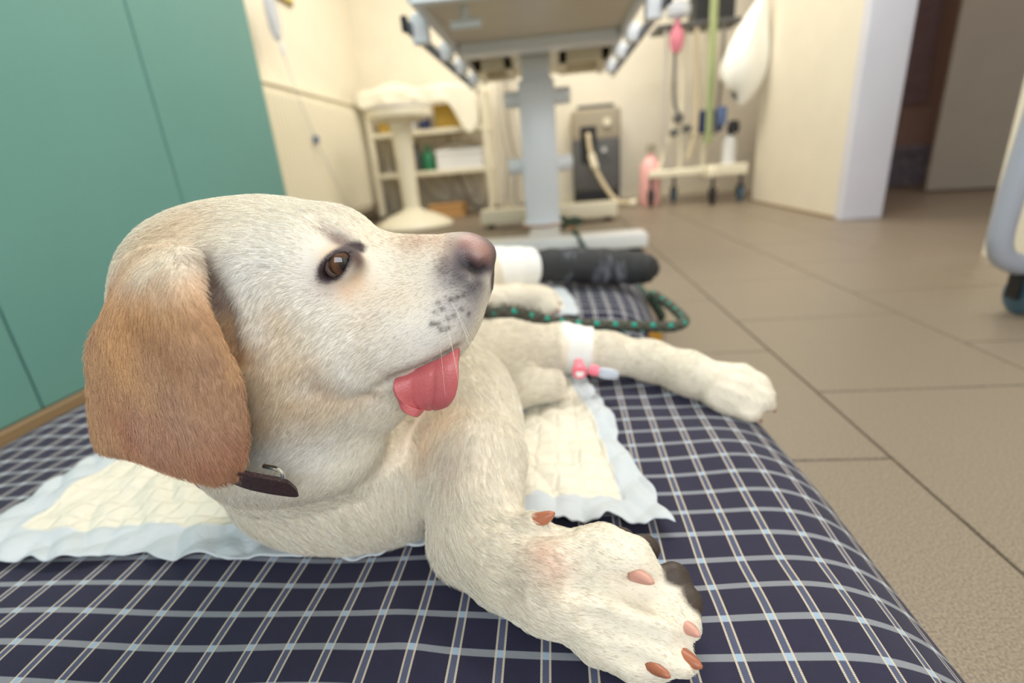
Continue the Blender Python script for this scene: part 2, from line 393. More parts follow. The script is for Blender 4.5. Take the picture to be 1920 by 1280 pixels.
def make_cushion(c, NV, lab, tagged):
    NU = 170; CY0, CY1 = c[:2]
    sgrid = (1 - np.cos(np.linspace(0, np.pi, NU))) / 2 * 0.6 + np.linspace(0, 1, NU) * 0.4
    tgrid = (1 - np.cos(np.linspace(0, np.pi, NV))) / 2 * 0.5 + np.linspace(0, 1, NV) * 0.5
    TY_, SX_ = np.meshgrid(CY0 + tgrid * (CY1 - CY0), sgrid, indexing='ij')
    GX = edge_l(TY_) + SX_ * (edge_r(TY_) - edge_l(TY_)); GZ = cushion_one(GX, TY_, c)
    G = np.stack([GX, TY_, GZ], -1)
    # arc length along the cloth so that the stripes run down the rounded sides
    du = np.sqrt(np.diff(GX, axis=1) ** 2 + np.diff(GZ, axis=1) ** 2); AU = np.concatenate([np.zeros((NV, 1)), np.cumsum(du, 1)], 1)
    mid = np.argmin(np.abs(GX[:, :] - (-0.2)), axis=1); AU = AU - AU[np.arange(NV), mid][:, None] + GX[np.arange(NV), mid][:, None]
    ic = NU // 2; dvv = np.sqrt(np.diff(TY_[:, ic]) ** 2 + np.diff(GZ[:, ic]) ** 2); av = np.concatenate([[0], np.cumsum(dvv)])
    m0 = np.argmin(np.abs(TY_[:, ic] - (0.4 if CY0 < 0 else 1.3))); av = av - av[m0] + TY_[m0, ic]
    AV = av[:, None] + 0.004 * np.sin(5 * GX + 1) + 0.003 * np.sin(12 * GX + 4 * TY_)
    AU = AU + 0.003 * np.sin(6 * TY_ + 2 * GX)
    me = bpy.data.meshes.new('cushion_cover'); me.from_pydata([tuple(p) for p in G.reshape(-1, 3)], [], [(i * NU + j, i * NU + j + 1, (i + 1) * NU + j + 1, (i + 1) * NU + j) for i in range(NV - 1) for j in range(NU - 1)])
    me.update(); ul = me.uv_layers.new(name='cloth')
    li = np.empty(len(me.loops), np.int32); me.loops.foreach_get('vertex_index', li)
    ul.data.foreach_set('uv', np.stack([AU.reshape(-1)[li], AV.reshape(-1)[li]], -1).astype(np.float32).ravel())
    me.shade_smooth(); me.materials.append(M['plaid'])
    bed = empty('dog_bed', (-0.29, (CY0 + CY1) / 2, 0))
    co = bpy.data.objects.new('cushion_cover', me); COL.objects.link(co); co.parent = bed; co.location = -bed.location
    ring = [(edge_l(y), y) for y in np.linspace(CY0, CY1, 40)] + [(x, CY1) for x in np.linspace(edge_l(CY1), edge_r(CY1), 16)[1:-1]] + [(edge_r(y), y) for y in np.linspace(CY1, CY0, 40)] + [(x, CY0) for x in np.linspace(edge_r(CY0), edge_l(CY0), 16)[1:]]
    MB().tube([(a, b, 0.009) for a, b in ring], 0.006, n=8, cap=False).build('welt', 'welt', bed)
    MB().add([(a, b, 0.004) for a, b in ring[:-1]], [tuple(range(len(ring) - 1))]).build('underside', 'welt', bed)
    if tagged:
        tg = P(1228, 626, z=0.085)
        MB().box((tg[0] - 0.012, tg[1] - 0.003, 0.02), (tg[0] + 0.014, tg[1] + 0.003, 0.092), bev=0.001).build('fabric_tag', 'orange', bed)
    return tag(bed, lab, 'dog bed')
M['welt'] = mat('navy_welt', srgb(36, 34, 66), 0.85)
make_cushion(CUSH[0], 260, 'large navy plaid cushion in the foreground under the dog head and paws', True)
make_cushion(CUSH[1], 150, 'navy plaid cushion at the back under the bandaged hind leg', False)

# ------------------------------------------------------------------ absorbent pads
def pad(name, corners, rimw, seed, label, lift=0.0035, curl=(), holes=None, nu=220, nv=190, jag=0.0026):
    r = np.random.default_rng(seed)
    c = np.array(corners, float)        # near-left, near-right, far-right, far-left (x,y)
    u = np.linspace(0, 1, nu); v = np.linspace(0, 1, nv); Uu, Vv = np.meshgrid(u, v)
    XY = ((1 - Uu) * (1 - Vv))[..., None] * c[0] + (Uu * (1 - Vv))[..., None] * c[1] + (Uu * Vv)[..., None] * c[2] + ((1 - Uu) * Vv)[..., None] * c[3]
    ph = r.uniform(0, 6, 8)
    for k, f in enumerate((5, 9, 14, 23)):      # wavy, torn-looking rims
        a = jag / (1 + 0.5 * k)
        wn = (1 - Vv) ** 6; XY[..., 1] += wn * a * np.sin(f * 0.7 * Uu * 6 + ph[k])
        wr = Uu ** 8; XY[..., 0] += wr * a * np.sin(f * 0.45 * Vv * 6 + ph[k + 4])
    X, Y = XY[..., 0], XY[..., 1]
    Lx = np.linalg.norm(c[1] - c[0]); Ly = np.linalg.norm(c[3] - c[0])
    de = np.minimum(np.minimum(Uu, 1 - Uu) * Lx, np.minimum(Vv, 1 - Vv) * Ly)
    wr = 0.0028 * np.sin(38 * X + 21 * Y + ph[0]) * np.sin(29 * Y - 17 * X + ph[1]) + 0.002 * np.sin(80 * X + 33 * Y + ph[2]) * np.sin(61 * Y + ph[3]) + 0.0016 * np.sin(140 * (X * math.cos(ph[4]) + Y * math.sin(ph[4])))
    Z = cushion_top(X, Y) + lift + np.abs(wr) * 1.3 + 0.0
    Z += 0.003 * (de < rimw) * np.abs(np.sin(60 * (X - Y) + ph[5]))
    for (cx, cy, s_, a) in curl: Z += a * np.exp(-((X - cx) ** 2 + (Y - cy) ** 2) / (2 * s_ * s_))
    rim = sstep(rimw * 1.06, rimw * 0.94, de + 0.004 * np.sin(40 * X + 25 * Y))
    mb = MB(); mb.sheet(np.stack([X, Y, Z], -1), 0.0012)
    o = mb.build(name, 'pad', None, smooth=179)
    me = o.data; n2 = nu * nv
    at = me.attributes.new('rim', 'FLOAT', 'POINT'); at.data.foreach_set('value', np.concatenate([rim.ravel(), np.ones(n2)]).astype(np.float32))
    ul = me.uv_layers.new(name='pad'); li = np.empty(len(me.loops), np.int32); me.loops.foreach_get('vertex_index', li)
    uvv = np.concatenate([np.stack([X, Y], -1).reshape(-1, 2)] * 2); ul.data.foreach_set('uv', uvv[li].astype(np.float32).ravel())
    return tag(o, label, 'absorbent pad')
pad('absorbent_pad', [(-0.575, 0.318), (-0.05, 0.333), (-0.05, 0.82), (-0.585, 0.82)], 0.042, 3, 'crumpled white absorbent pad with pale blue rim under the dog head and chest', curl=[(-0.115, 0.335, 0.012, 0.008), (-0.45, 0.318, 0.02, 0.006), (-0.58, 0.33, 0.03, 0.008)])
pad('absorbent_pad', [(-0.10, 0.375), (0.087, 0.352), (0.028, 0.715), (-0.10, 0.72)], 0.030, 5, 'crumpled white absorbent pad between the two front legs of the dog', lift=0.006, curl=[(0.08, 0.36, 0.02, 0.006), (0.045, 0.55, 0.02, 0.008)], nu=110, nv=150)
pad('absorbent_pad', [(-0.42, 1.0), (0.045, 0.985), (0.01, 1.2), (-0.42, 1.25)], 0.03, 9, 'white absorbent pad under the pale hind paw at the back', lift=0.005, nu=60, nv=40)

# ------------------------------------------------------------------ teal cupboard along the left wall
cab = empty('tall_cupboard', (-1.39, 0.75, 0))
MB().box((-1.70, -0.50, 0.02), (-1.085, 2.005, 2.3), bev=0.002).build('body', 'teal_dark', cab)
MB().box((-1.70, -0.50, 0.0), (-1.05, 2.005, 0.024), bev=0.002).build('plinth', 'plinth', cab)
for a, b in ((-0.305, 0.266), (0.27, 0.839), (0.843, 1.411), (1.416, 2.006)):
    dd = MB().box((-1.082, a, 0.026), (-1.06, b, 2.28), bev=0.0022).build('door', 'teal', cab)
    MB().tube([(-1.06, b - 0.05, 1.08), (-1.035, b - 0.05, 1.08), (-1.035, b - 0.05, 1.22), (-1.06, b - 0.05, 1.22)], 0.005, n=8).build('handle', 'steel', dd)
tag(cab, 'tall teal cupboard with flat plain doors along the left wall', 'cupboard')

# ------------------------------------------------------------------ radiator on the left wall
rad = empty('radiator', (-1.65, 3.6, 0.12))
MB().box((-1.70, 2.5, 0.12), (-1.625, 4.72, 0.96), bev=0.008).build('panel', 'ivory', rad)
fin = None
for k in range(44):
    y = 2.53 + k * 0.0495
    if fin is None:
        fin = MB().box((-1.625, y, 0.16), (-1.611, y + 0.037, 0.92), bev=0.007).build('fin', 'ivory', rad); y00 = y
    else:
        c = bpy.data.objects.new('fin', fin.data); COL.objects.link(c); c.parent = rad; c.location = (0, y - y00, 0)
gr = MB()
MB().box((-1.70, 2.49, 0.96), (-1.612, 4.73, 0.985), bev=0.004).build('top_grille', 'ivory', rad)
MB().tube([(-1.66, 4.70, 0.16), (-1.66, 4.80, 0.16), (-1.66, 4.80, 0.0)], 0.012, n=10).build('pipe', 'ivory', rad)
for y in (2.8, 4.4): MB().box((-1.718, y, 0.3), (-1.69, y + 0.05, 0.9)).build('bracket', 'ivory', rad)
tag(rad, 'white ribbed panel radiator on the cream left wall', 'radiator')

# ------------------------------------------------------------------ drip bag and line
iv = empty('infusion_bag', (-1.58, 3.3, 1.17))
prof = np.array([[0.055, 1.46], [0.062, 1.42], [0.066, 1.34], [0.06, 1.27], [0.04, 1.225], [0.016, 1.205]])
mb = MB(); ring_ = []
for rr, zz in prof: ring_.append([(-1.585 + 0.42 * rr * math.cos(a), 3.29 + rr * math.sin(a), zz) for a in np.linspace(0, 2 * math.pi, 25)])
mb.grid(ring_); mb.build('bag', 'clear', iv, smooth=179)
MB().lathe([(0.006, 1.13), (0.012, 1.14), (0.013, 1.185), (0.009, 1.2), (0.006, 1.21)], (-1.585, 3.33, 0), 14).build('drip_chamber', 'bluewhite', iv)
MB().tube(bez([(-1.585, 3.33, 1.14), (-1.585, 3.40, 0.95), (-1.585, 3.52, 0.72), (-1.585, 3.57, 0.64), (-1.585, 3.70, 0.45), (-1.585, 3.9, 0.2), (-1.55, 4.00, 0.012), (-1.50, 3.80, 0.006)], 60), 0.0028, n=6).build('drip_line', 'clear', iv)
MB().box((-1.60, 3.535, 0.645), (-1.57, 3.575, 0.695), bev=0.008).build('roller_clamp', 'blue', iv)
MB().tube([(-1.714, 3.27, 1.62), (-1.58, 3.27, 1.62), (-1.575, 3.27, 1.56), (-1.585, 3.28, 1.455)], 0.005, n=8).build('hook', 'steel', iv)
tag(iv, 'clear infusion bag with drip line hanging beside the teal cupboard', 'infusion bag')
pc = empty('wall_picture', (-1.71, 3.7, 1.52))
MB().box((-1.719, 3.42, 1.53), (-1.70, 3.87, 2.0), bev=0.004).build('frame', 'plinth', pc)
MB().box((-1.700, 3.44, 1.55), (-1.697, 3.85, 1.98)).build('print', 'picture', pc)
tag(pc, 'yellow-green framed picture high on the cream left wall', 'picture')

# ------------------------------------------------------------------ stool
st = empty('stool', (-1.09, 3.92, 0))
sc = (-1.09, 3.92, 0)
MB().lathe([(0.02, 0.0), (0.29, 0.0), (0.305, 0.012), (0.30, 0.03), (0.25, 0.062), (0.17, 0.1), (0.09, 0.128), (0.062, 0.15), (0.05, 0.16)], sc, 48).build('base', 'ivory', st, smooth=60)
MB().lathe([(0.062, 0.14), (0.064, 0.3), (0.071, 0.55), (0.08, 0.74), (0.1, 0.775)], sc, 32).build('column', 'ivory', st)
MB().lathe([(0.09, 0.755), (0.19, 0.77), (0.225, 0.785), (0.232, 0.81), (0.228, 0.836)], sc, 40).build('seat_pan', 'ivory', st)
MB().lathe([(0.226, 0.836), (0.23, 0.85), (0.22, 0.868), (0.18, 0.878), (0.02, 0.874)], sc, 40).build('seat_pad', 'seatgrey', st)
tag(st, 'white stool with round domed base and thick column', 'stool')

# ------------------------------------------------------------------ shelf trolley
tr = empty('shelf_trolley', (-1.03, 4.68, 0))
TXa, TXb, TYa, TYb = -1.555, -0.515, 4.5, 4.93
for x in (TXa, TXb - 0.045):
    for y in (TYa, TYb - 0.045):
        MB().box((x, y, 0.05), (x + 0.045, y + 0.045, 1.08), bev=0.006).build('post', 'ivory', tr)
        MB().lathe([(0.0, -0.011), (0.02, -0.011), (0.024, -0.006), (0.024, 0.006), (0.02, 0.011), (0.0, 0.011)], (x + 0.022, y + 0.022, 0.024), 16, 'x').box((x + 0.008, y + 0.012, 0.03), (x + 0.036, y + 0.032, 0.054)).build('caster', 'black', tr)
for z in (0.395, 0.725, 1.03):
    MB().box((TXa + 0.02, TYa + 0.004, z - 0.02), (TXb - 0.02, TYb - 0.004, z), bev=0.004).box((TXa + 0.045, TYa, z - 0.028), (TXb - 0.045, TYa + 0.02, z + 0.012), bev=0.004).build('shelf', 'ivory', tr)
tag(tr, 'ivory shelf trolley in the corner behind the stool', 'trolley')
# things on the trolley
def carton(name, lo, hi, m, label, cat='box', lid=True, group=None):
    lo = np.array(lo, float); hi = np.array(hi, float)
    e = empty(name, ((lo[0] + hi[0]) / 2, (lo[1] + hi[1]) / 2, lo[2]))
    h = hi[2] - lo[2]
    MB().box(lo, (hi[0], hi[1], hi[2] - h * 0.22), bev=0.004).build('body', m, e)
    MB().box((lo[0] - 0.004, lo[1] - 0.004, hi[2] - h * 0.22), (hi[0] + 0.004, hi[1] + 0.004, hi[2]), bev=0.004).build('lid', m, e)
    return tag(e, label, cat, group)
carton('storage_box', (-0.99, 4.54, 0.396), (-0.585, 4.86, 0.565), 'white', 'long white storage box on the lower trolley shelf')
carton('carton', (-1.10, 4.06 + 0.42, 0.0), (-0.80, 4.80, 0.115), 'cardboard', 'brown cardboard box on the floor under the trolley')
carton('carton', (-0.98, 4.62, 0.726), (-0.78, 4.85, 0.93), 'yellow', 'mustard yellow box at the back of the upper trolley shelf')
def bottle(name, c, r, h, m, capm, label, cat='bottle', group=None):
    e = empty(name, c)
    MB().lathe([(0.0, 0), (r * 0.92, 0.0), (r, h * 0.04), (r, h * 0.62), (r * 0.8, h * 0.72), (r * 0.35, h * 0.8), (r * 0.32, h * 0.86)], c, 24).build('body', m, e)
    MB().lathe([(0.0, h * 0.86), (r * 0.4, h * 0.86), (r * 0.4, h), (0.0, h)], c, 16).build('cap', capm, e)
    return tag(e, label, cat, group)
bottle('bottle', (-1.07, 4.60, 0.396), 0.06, 0.22, 'green', 'green', 'dark green bottle beside the white storage box on the trolley')
bottle('bottle', (-1.18, 4.62, 0.396), 0.055, 0.24, 'greydark', 'black', 'dark grey bottle beside the green bottle on the trolley')
bottle('jar', (-1.06, 4.58, 0.738), 0.05, 0.15, 'navy', 'black', 'navy blue jar on the upper trolley shelf', 'jar')
bottle('jar', (-1.17, 4.58, 0.738), 0.035, 0.12, 'white', 'white', 'small white jar beside the navy jar on the trolley', 'jar')
bottle('jar', (-1.42, 4.58, 0.738), 0.05, 0.11, 'yellow', 'plinth', 'amber jar at the left end of the upper trolley shelf', 'jar')
# folded wrapping on top of the storage box
mb = MB(); gx, gy = np.meshgrid(np.linspace(-0.96, -0.62, 24), np.linspace(4.56, 4.84, 14))
mb.sheet(np.stack([gx, gy, 0.60 + 0.012 * np.sin(30 * gx + 14 * gy) + 0.01 * np.sin(55 * gy + 8 * gx)], -1), 0.03)
tag(mb.build('folded_towel', 'greymid', None, smooth=179), 'crumpled grey-beige towel lying on the white storage box', 'towel')
# white sheet draped over the top of the trolley, one corner hanging low at the right
uu, vv = np.meshgrid(np.linspace(0, 1, 60), np.linspace(0, 1, 40))
X = -1.58 + 1.0 * uu
flap = sstep(0.52, 0.80, uu)
drop = 0.10 + 0.26 * np.exp(-((uu - 0.93) / 0.13) ** 2) + 0.02 * np.sin(uu * 23)
tq = np.clip((vv - 0.5) / 0.5, 0, 1)
Y = 4.93 - 0.46 * np.clip(vv / 0.5, 0, 1) - 0.012 * np.sin(uu * 30) * tq - 0.02 * tq
Z = 1.045 + 0.09 * np.exp(-((uu - 0.25) / 0.2) ** 2) * np.sin(np.pi * np.clip(vv / 0.5, 0, 1)) + 0.05 * np.exp(-((uu - 0.7) / 0.15) ** 2) * np.sin(np.pi * np.clip(vv / 0.5, 0, 1)) - drop * tq
mb = MB(); mb.sheet(np.stack([X, Y, Z], -1), 0.006)
tag(mb.build('draped_sheet', 'cloth', None, smooth=179), 'cream sheet draped over the top of the shelf trolley', 'sheet')
# cables hanging behind and below the trolley
for k, (x0, x1, sag, rr, mm_) in enumerate([(-1.35, -0.95, 0.10, 0.008, 'cable'), (-1.1, -0.6, 0.06, 0.007, 'cable'), (-0.95, -0.62, 0.03, 0.009, 'cablegrey'), (-1.25, -0.7, 0.14, 0.006, 'cable'), (-0.85, -0.45, 0.02, 0.008, 'cable')]):
    pts = bez([(x0, 4.97, 0.72), (x0 + 0.06, 4.96, 0.36), ((x0 + x1) / 2, 4.95, sag + 0.05), (x1 - 0.05, 4.96, sag + 0.01), (x1, 4.96, sag + 0.12), (x1 + 0.05, 4.98, 0.55)], 40)
    o = MB().tube(pts, rr, n=8).build('cable', mm_, None)
    tag(o, ['pale cable looping below the left of the trolley', 'pale cable sagging below the middle of the trolley', 'dark cable hanging behind the brown cardboard box', 'thin pale cable with the highest loop behind the stool', 'pale cable at the right post of the trolley'][k], 'cable', 'cables behind the trolley')
for k, (x, z1) in enumerate([(-0.42, 1.25), (-0.36, 1.3), (-0.30, 1.22)]):
    pts = bez([(x, 5.0, z1), (x - 0.02, 4.98, 0.8), (x + 0.03, 4.97, 0.4), (x + 0.01, 4.98, 0.08), (x + 0.12, 4.96, 0.012)], 30)
    tag(MB().tube(pts, 0.010, n=8).build('wall_cable', 'cablegrey' if k == 1 else 'cable', None), ['pale cable on the back wall nearest the trolley', 'dark cable on the back wall between two pale ones', 'pale cable on the back wall nearest the table column'][k], 'cable', 'cables on the back wall')

# ------------------------------------------------------------------ examination table
tb = empty('examination_table', (-0.06, 2.95, 0))
MB().box((-0.43, 1.80, 0.955), (0.36, 3.75, 0.985), bev=0.006).build('table_top', 'tableunder', tb)
MB().box((-0.42, 1.82, 0.985), (0.35, 3.73, 1.02), bev=0.012, seg=2).build('top_mat', 'greydark', tb)
for x in (-0.43, 0.335): MB().box((x, 1.80, 0.925), (x + 0.025, 3.75, 0.957), bev=0.003).build('edge_flange', 'bluewhite', tb)
MB().box((-0.42, 1.80, 0.915), (0.35, 1.84, 0.957), bev=0.003).build('crossbar', 'bluewhite', tb)
MB().box((-0.40, 2.60, 0.905), (0.33, 2.72, 0.956), bev=0.006).build('crossbar', 'bluewhite', tb)
for s, x in ((-1, -0.485), (1, 0.415)):
    rl = MB().box((x - 0.008, 1.98, 0.885), (x + 0.008, 3.62, 0.925), bev=0.002).build('side_rail', 'rail', tb)
    for y in (2.06, 2.55, 2.95, 3.4):
        xi = x - s * 0.062
        MB().box((min(x, xi), y, 0.86 if y < 2.2 else 0.885), (max(x, xi), y + 0.045, 0.957), bev=0.005).build('rail_bracket', 'bluewhite', tb)
    MB().box((x - 0.011, 1.965, 0.88), (x + 0.011, 1.985, 0.93), bev=0.003).build('rail_end_cap', 'black', tb)
MB().lathe([(0.0, 0.0), (0.016, 0.0), (0.016, 0.04), (0.0, 0.04)], (-0.28, 2.05, 0.915), 14).tube([(-0.335, 2.05, 0.905), (-0.225, 2.05, 0.905)], 0.017, n=12).build('clamp_knob', 'bluewhite', tb)
for x0, x1 in ((-0.39, -0.19), (0.07, 0.33)):
    MB().box((x0, 3.02, 0.90), (x1, 3.06, 0.956), bev=0.004).box((x0, 3.40, 0.90), (x1, 3.44, 0.956), bev=0.004).box((x0, 3.02, 0.90), (x0 + 0.04, 3.44, 0.956), bev=0.004).box((x1 - 0.04, 3.02, 0.90), (x1, 3.44, 0.956), bev=0.004).build('top_subframe', 'ivory', tb)
MB().box((-0.19, 2.80, 0.93), (0.07, 3.30, 0.956), bev=0.004).build('mounting_plate', 'steel', tb)
MB().box((-0.138, 2.955, 0.70), (0.018, 3.115, 0.935), bev=0.004).build('inner_column', 'bluewhite', tb)
MB().box((-0.158, 2.93, 0.06), (0.035, 3.14, 0.825), bev=0.008, seg=2).build('lifting_column', 'bluewhite', tb)
for z in (0.745, 0.40):
    for xx, sg in ((-0.158, -1), (0.035, 1)):
        MB().lathe([(0.0, 0.0), (0.044, 0.0), (0.044, sg * 0.074), (0.038, sg * 0.085), (0.0, sg * 0.085)], (xx, 3.03, z), 20, 'x').build('side_knob', 'bluewhite', tb)
MB().box((-0.13, 2.36, 0.025), (0.03, 3.62, 0.072), bev=0.006).build('base_spine', 'white', tb)
MB().box((-0.50, 2.28, 0.022), (0.415, 2.44, 0.085), bev=0.012, seg=2).build('base_foot', 'white', tb)
MB().box((-0.50, 3.48, 0.03), (0.43, 3.64, 0.125), bev=0.012, seg=2).build('base_foot', 'ivory', tb)
for x in (-0.44, 0.37):
    for y in (2.36, 3.56): MB().lathe([(0.0, 0.0), (0.03, 0.0), (0.03, 0.012), (0.014, 0.018), (0.014, 0.035), (0.0, 0.035)], (x, y, 0), 14).build('levelling_foot', 'black', tb)
MB().box((-0.175, 2.90, 0.072), (0.05, 3.16, 0.085), bev=0.003).build('column_flange', 'bluewhite', tb)
tag(tb, 'white height-adjustable examination table seen from below', 'table')
# tan leather strap looped over the table base
o = MB().tube(bez([(-0.17, 2.80, 0.088), (-0.06, 2.79, 0.082), (0.06, 2.78, 0.09), (0.10, 2.74, 0.06), (0.16, 2.72, 0.018), (0.27, 2.62, 0.012), (0.33, 2.66, 0.010)], 50), 0.018, n=10, flat=0.3).build('leather_strap', 'brownstrap', None)
tag(o, 'flat tan leather strap lying around the table column foot', 'strap')

# ------------------------------------------------------------------ oxygen concentrator at the back wall
ox = empty('oxygen_concentrator', (0.4, 4.85, 0))
MB().box((0.20, 4.70, 0.02), (0.60, 5.02, 0.13), bev=0.02, seg=2).build('base', 'black', ox)
MB().box((0.195, 4.69, 0.12), (0.605, 5.02, 0.56), bev=0.03, seg=3).build('lower_shell', 'greydark', ox)
MB().box((0.19, 4.69, 0.54), (0.61, 5.02, 0.80), bev=0.04, seg=3).build('upper_shell', 'greymid', ox)
MB().box((0.26, 4.682, 0.36), (0.40, 4.70, 0.66), bev=0.006).build('recess_panel', 'black', ox)
MB().box((0.43, 4.683, 0.36), (0.56, 4.70, 0.52), bev=0.006).build('filter_panel', 'greydark', ox)
MB().lathe([(0.0, -0.02), (0.03, -0.02), (0.034, 0.0), (0.034, 0.02), (0, 0.02)], (0.49, 4.68, 0.68), 20, 'y').build('dial', 'ivory', ox)
MB().lathe([(0.0, -0.03), (0.022, -0.03), (0.03, -0.01), (0.03, 0.02), (0, 0.02)], (0.46, 4.68, 0.46), 20, 'y').build('outlet', 'chrome', ox)
MB().box((0.24, 4.72, 0.80), (0.56, 4.76, 0.83), bev=0.01).build('handle', 'greydark', ox)
for x in (0.24, 0.56):
    MB().lathe([(0.0, -0.012), (0.022, -0.012), (0.022, 0.012), (0, 0.012)], (x, 4.74, 0.022), 14, 'x').build('caster', 'black', ox)
tag(ox, 'grey oxygen concentrator with black base against the back wall', 'medical device')
hz = bez([(0.325, 4.67, 0.585), (0.325, 4.60, 0.58), (0.335, 4.57, 0.47), (0.38, 4.52, 0.30), (0.47, 4.46, 0.13), (0.55, 4.40, 0.04), (0.62, 4.33, 0.032), (0.685, 4.28, 0.032)], 60)
ho = empty('breathing_hose', (0.45, 4.5, 0))
MB().tube(hz, 0.019, n=12).build('tube', 'hose', ho); MB().tube(hz[18:24], 0.030, n=14).build('connector', 'ivory', ho); MB().tube(hz[-6:], 0.03, n=12).build('end_fitting', 'ivory', ho)
tag(ho, 'beige hose curving from the oxygen concentrator to the floor', 'hose')

# ------------------------------------------------------------------ anaesthesia stand with hoses
an = empty('anaesthesia_stand', (1.12, 4.25, 0))
MB().box((0.76, 4.18, 0.215), (1.22, 4.235, 0.275), bev=0.012).box((1.18, 4.12, 0.20), (1.49, 4.20, 0.285), bev=0.012).box((1.16, 4.0, 0.20), (1.22, 4.5, 0.275), bev=0.012).build('base_frame', 'ivory', an)
def caster(par, x, y, r, m, top, ang=0.0):
    MB().lathe([(0.0, -0.014), (r * 0.7, -0.014), (r, -0.009), (r, 0.009), (r * 0.7, 0.014), (0.0, 0.014)], (x, y, r), 22, 'x').build('wheel', m, par)
    MB().box((x - 0.026, y - 0.016, r * 0.9), (x - 0.018, y + 0.016, r * 2.1)).box((x + 0.018, y - 0.016, r * 0.9), (x + 0.026, y + 0.016, r * 2.1)).box((x - 0.026, y - 0.02, r * 2.05), (x + 0.026, y + 0.02, r * 2.3), bev=0.004).tube([(x, y, r * 2.2), (x, y, top)], 0.012, n=10).build('caster_fork', 'black', par)
for x, y, m in ((0.78, 4.2, 'black'), (1.20, 4.02, 'black'), (1.45, 4.16, 'rubber_blue'), (1.0, 4.4, 'rubber_blue')):
    caster(an, x, y, 0.055, m, 0.24)
MB().box((0.98, 4.36, 0.215), (1.22, 4.44, 0.27), bev=0.01).build('rear_bar', 'ivory', an)
for x, y, r, z1 in ((1.02, 4.3, 0.022, 1.9), (1.19, 4.28, 0.022, 1.9)):
    MB().tube([(x, y, 0.24), (x, y, z1)], r, n=14).build('pole', 'ivory', an)
MB().tube([(0.85, 4.28, 0.26), (1.0, 4.30, 0.72)], 0.016, n=10).build('brace', 'ivory', an)
MB().box((0.80, 4.22, 1.24), (1.40, 4.48, 1.27), bev=0.006).build('tray', 'greydark', an)
for x, z, r in ((0.98, 0.64, 0.035), (0.95, 0.54, 0.03), (1.05, 0.56, 0.03), (1.10, 0.50, 0.025)):
    MB().lathe([(0.0, -0.05), (r * 0.8, -0.05), (r, -0.03), (r, 0.02), (r * 0.6, 0.03), (0, 0.03)], (x, 4.24, z), 16, 'y').build('valve_knob', 'greydark', an)
MB().box((1.13, 4.18, 0.52), (1.30, 4.26, 0.68), bev=0.012).build('vaporiser', 'navy', an)
MB().lathe([(0, 0), (0.05, 0), (0.05, 0.16), (0.03, 0.18), (0.02, 0.2), (0, 0.2)], (1.36, 4.2, 0.285), 20).build('soda_canister', 'white', an)
MB().lathe([(0, 0), (0.04, 0), (0.045, 0.05), (0.03, 0.09), (0, 0.09)], (1.38, 4.2, 0.50), 16).tube([(1.37, 4.2, 0.48), (1.36, 4.2, 0.51)], 0.015).build('pressure_gauge', 'black', an)
tag(an, 'ivory anaesthesia stand on casters with poles and valves', 'medical stand')
hoses = [((0.87, 1.22), (0.86, 0.6), (0.92, 0.3), 'cable', 0.014, 'pale corrugated hose hanging at the left of the anaesthesia stand'), ((0.935, 1.2), (0.93, 0.8), (0.97, 0.66), 'greydark', 0.012, 'thin dark hose hanging below the pink rubber bag'), ((1.08, 1.22), (1.10, 0.6), (1.05, 0.34), 'hose', 0.018, 'thick beige hose hanging between the two stand poles'), ((1.27, 1.22), (1.26, 0.8), (1.24, 0.5), 'cablegrey', 0.013, 'grey hose hanging beside the green strap')]
for a, b, c, m, r, lab in hoses:
    tag(MB().tube(bez([(a[0], 4.2, a[1]), (b[0], 4.18, b[1]), (c[0], 4.19, c[1])], 24), r, n=10).build('hanging_hose', m, None), lab, 'hose', 'hoses on the anaesthesia stand')
o = MB().tube(bez([(1.16, 4.10, 1.7), (1.165, 4.09, 1.1), (1.17, 4.09, 0.7), (1.175, 4.10, 0.44)], 30), 0.034, n=10, flat=0.25).build('green_strap', 'greenstrap', None)
tag(o, 'long pale green strap hanging down in front of the anaesthesia stand', 'strap')
o = MB().lathe([(0, -0.13), (0.03, -0.12), (0.05, -0.06), (0.045, 0.0), (0.02, 0.05), (0.016, 0.09), (0, 0.09)], (0.925, 4.12, 1.19), 20).build('rebreathing_bag', 'pink', None)
tag(o, 'small pink rubber breathing bag hanging on the stand', 'breathing bag')
o = MB().box((1.235, 4.10, 0.56), (1.30, 4.15, 0.69), bev=0.02, seg=2).build('blue_pouch', 'blue', None)
tag(o, 'small blue pouch hanging under the white plastic bag', 'pouch')
# white plastic bag tied to the stand
th = np.linspace(0, 2 * np.pi, 41); zs = np.linspace(0, 1, 30); rows = []
for t in zs:
    rr = 0.012 + 0.14 * np.sin(np.pi * min(1, 0.03 + 0.97 * t ** 0.72)) ** 0.75 * (1.12 - 0.5 * t)
    z = 0.74 + 0.60 * t; cx = 1.315 + 0.15 * t
    rows.append([(min(1.522, cx + rr * np.cos(a) * (1 + 0.08 * np.sin(5 * a + 7 * t))), 4.02 + 0.62 * rr * np.sin(a) * (1 + 0.1 * np.sin(4 * a + 5 * t)), z + 0.02 * np.sin(3 * a) - 0.06 * np.cos(a) * (1 - t)) for a in th])
mb = MB(); mb.grid(rows)
tag(mb.build('plastic_bag', 'bag', None, smooth=179), 'bulging white plastic bag hanging near the partition wall', 'bag')
o = MB().lathe([(0, -0.01), (0.02, -0.01), (0.022, 0.012), (0, 0.012)], (1.40, 3.95, 0.95), 14, 'y').build('red_clip', mat('red_clip', srgb(206, 84, 50), 0.5), None)
tag(o, 'small red-orange clip on the white plastic bag', 'clip')
bottle('canister', (0.80, 4.36, 0.0), 0.085, 0.47, 'pinkbottle', 'greymid', 'pale pink bottle standing on the floor under the stand', 'bottle')
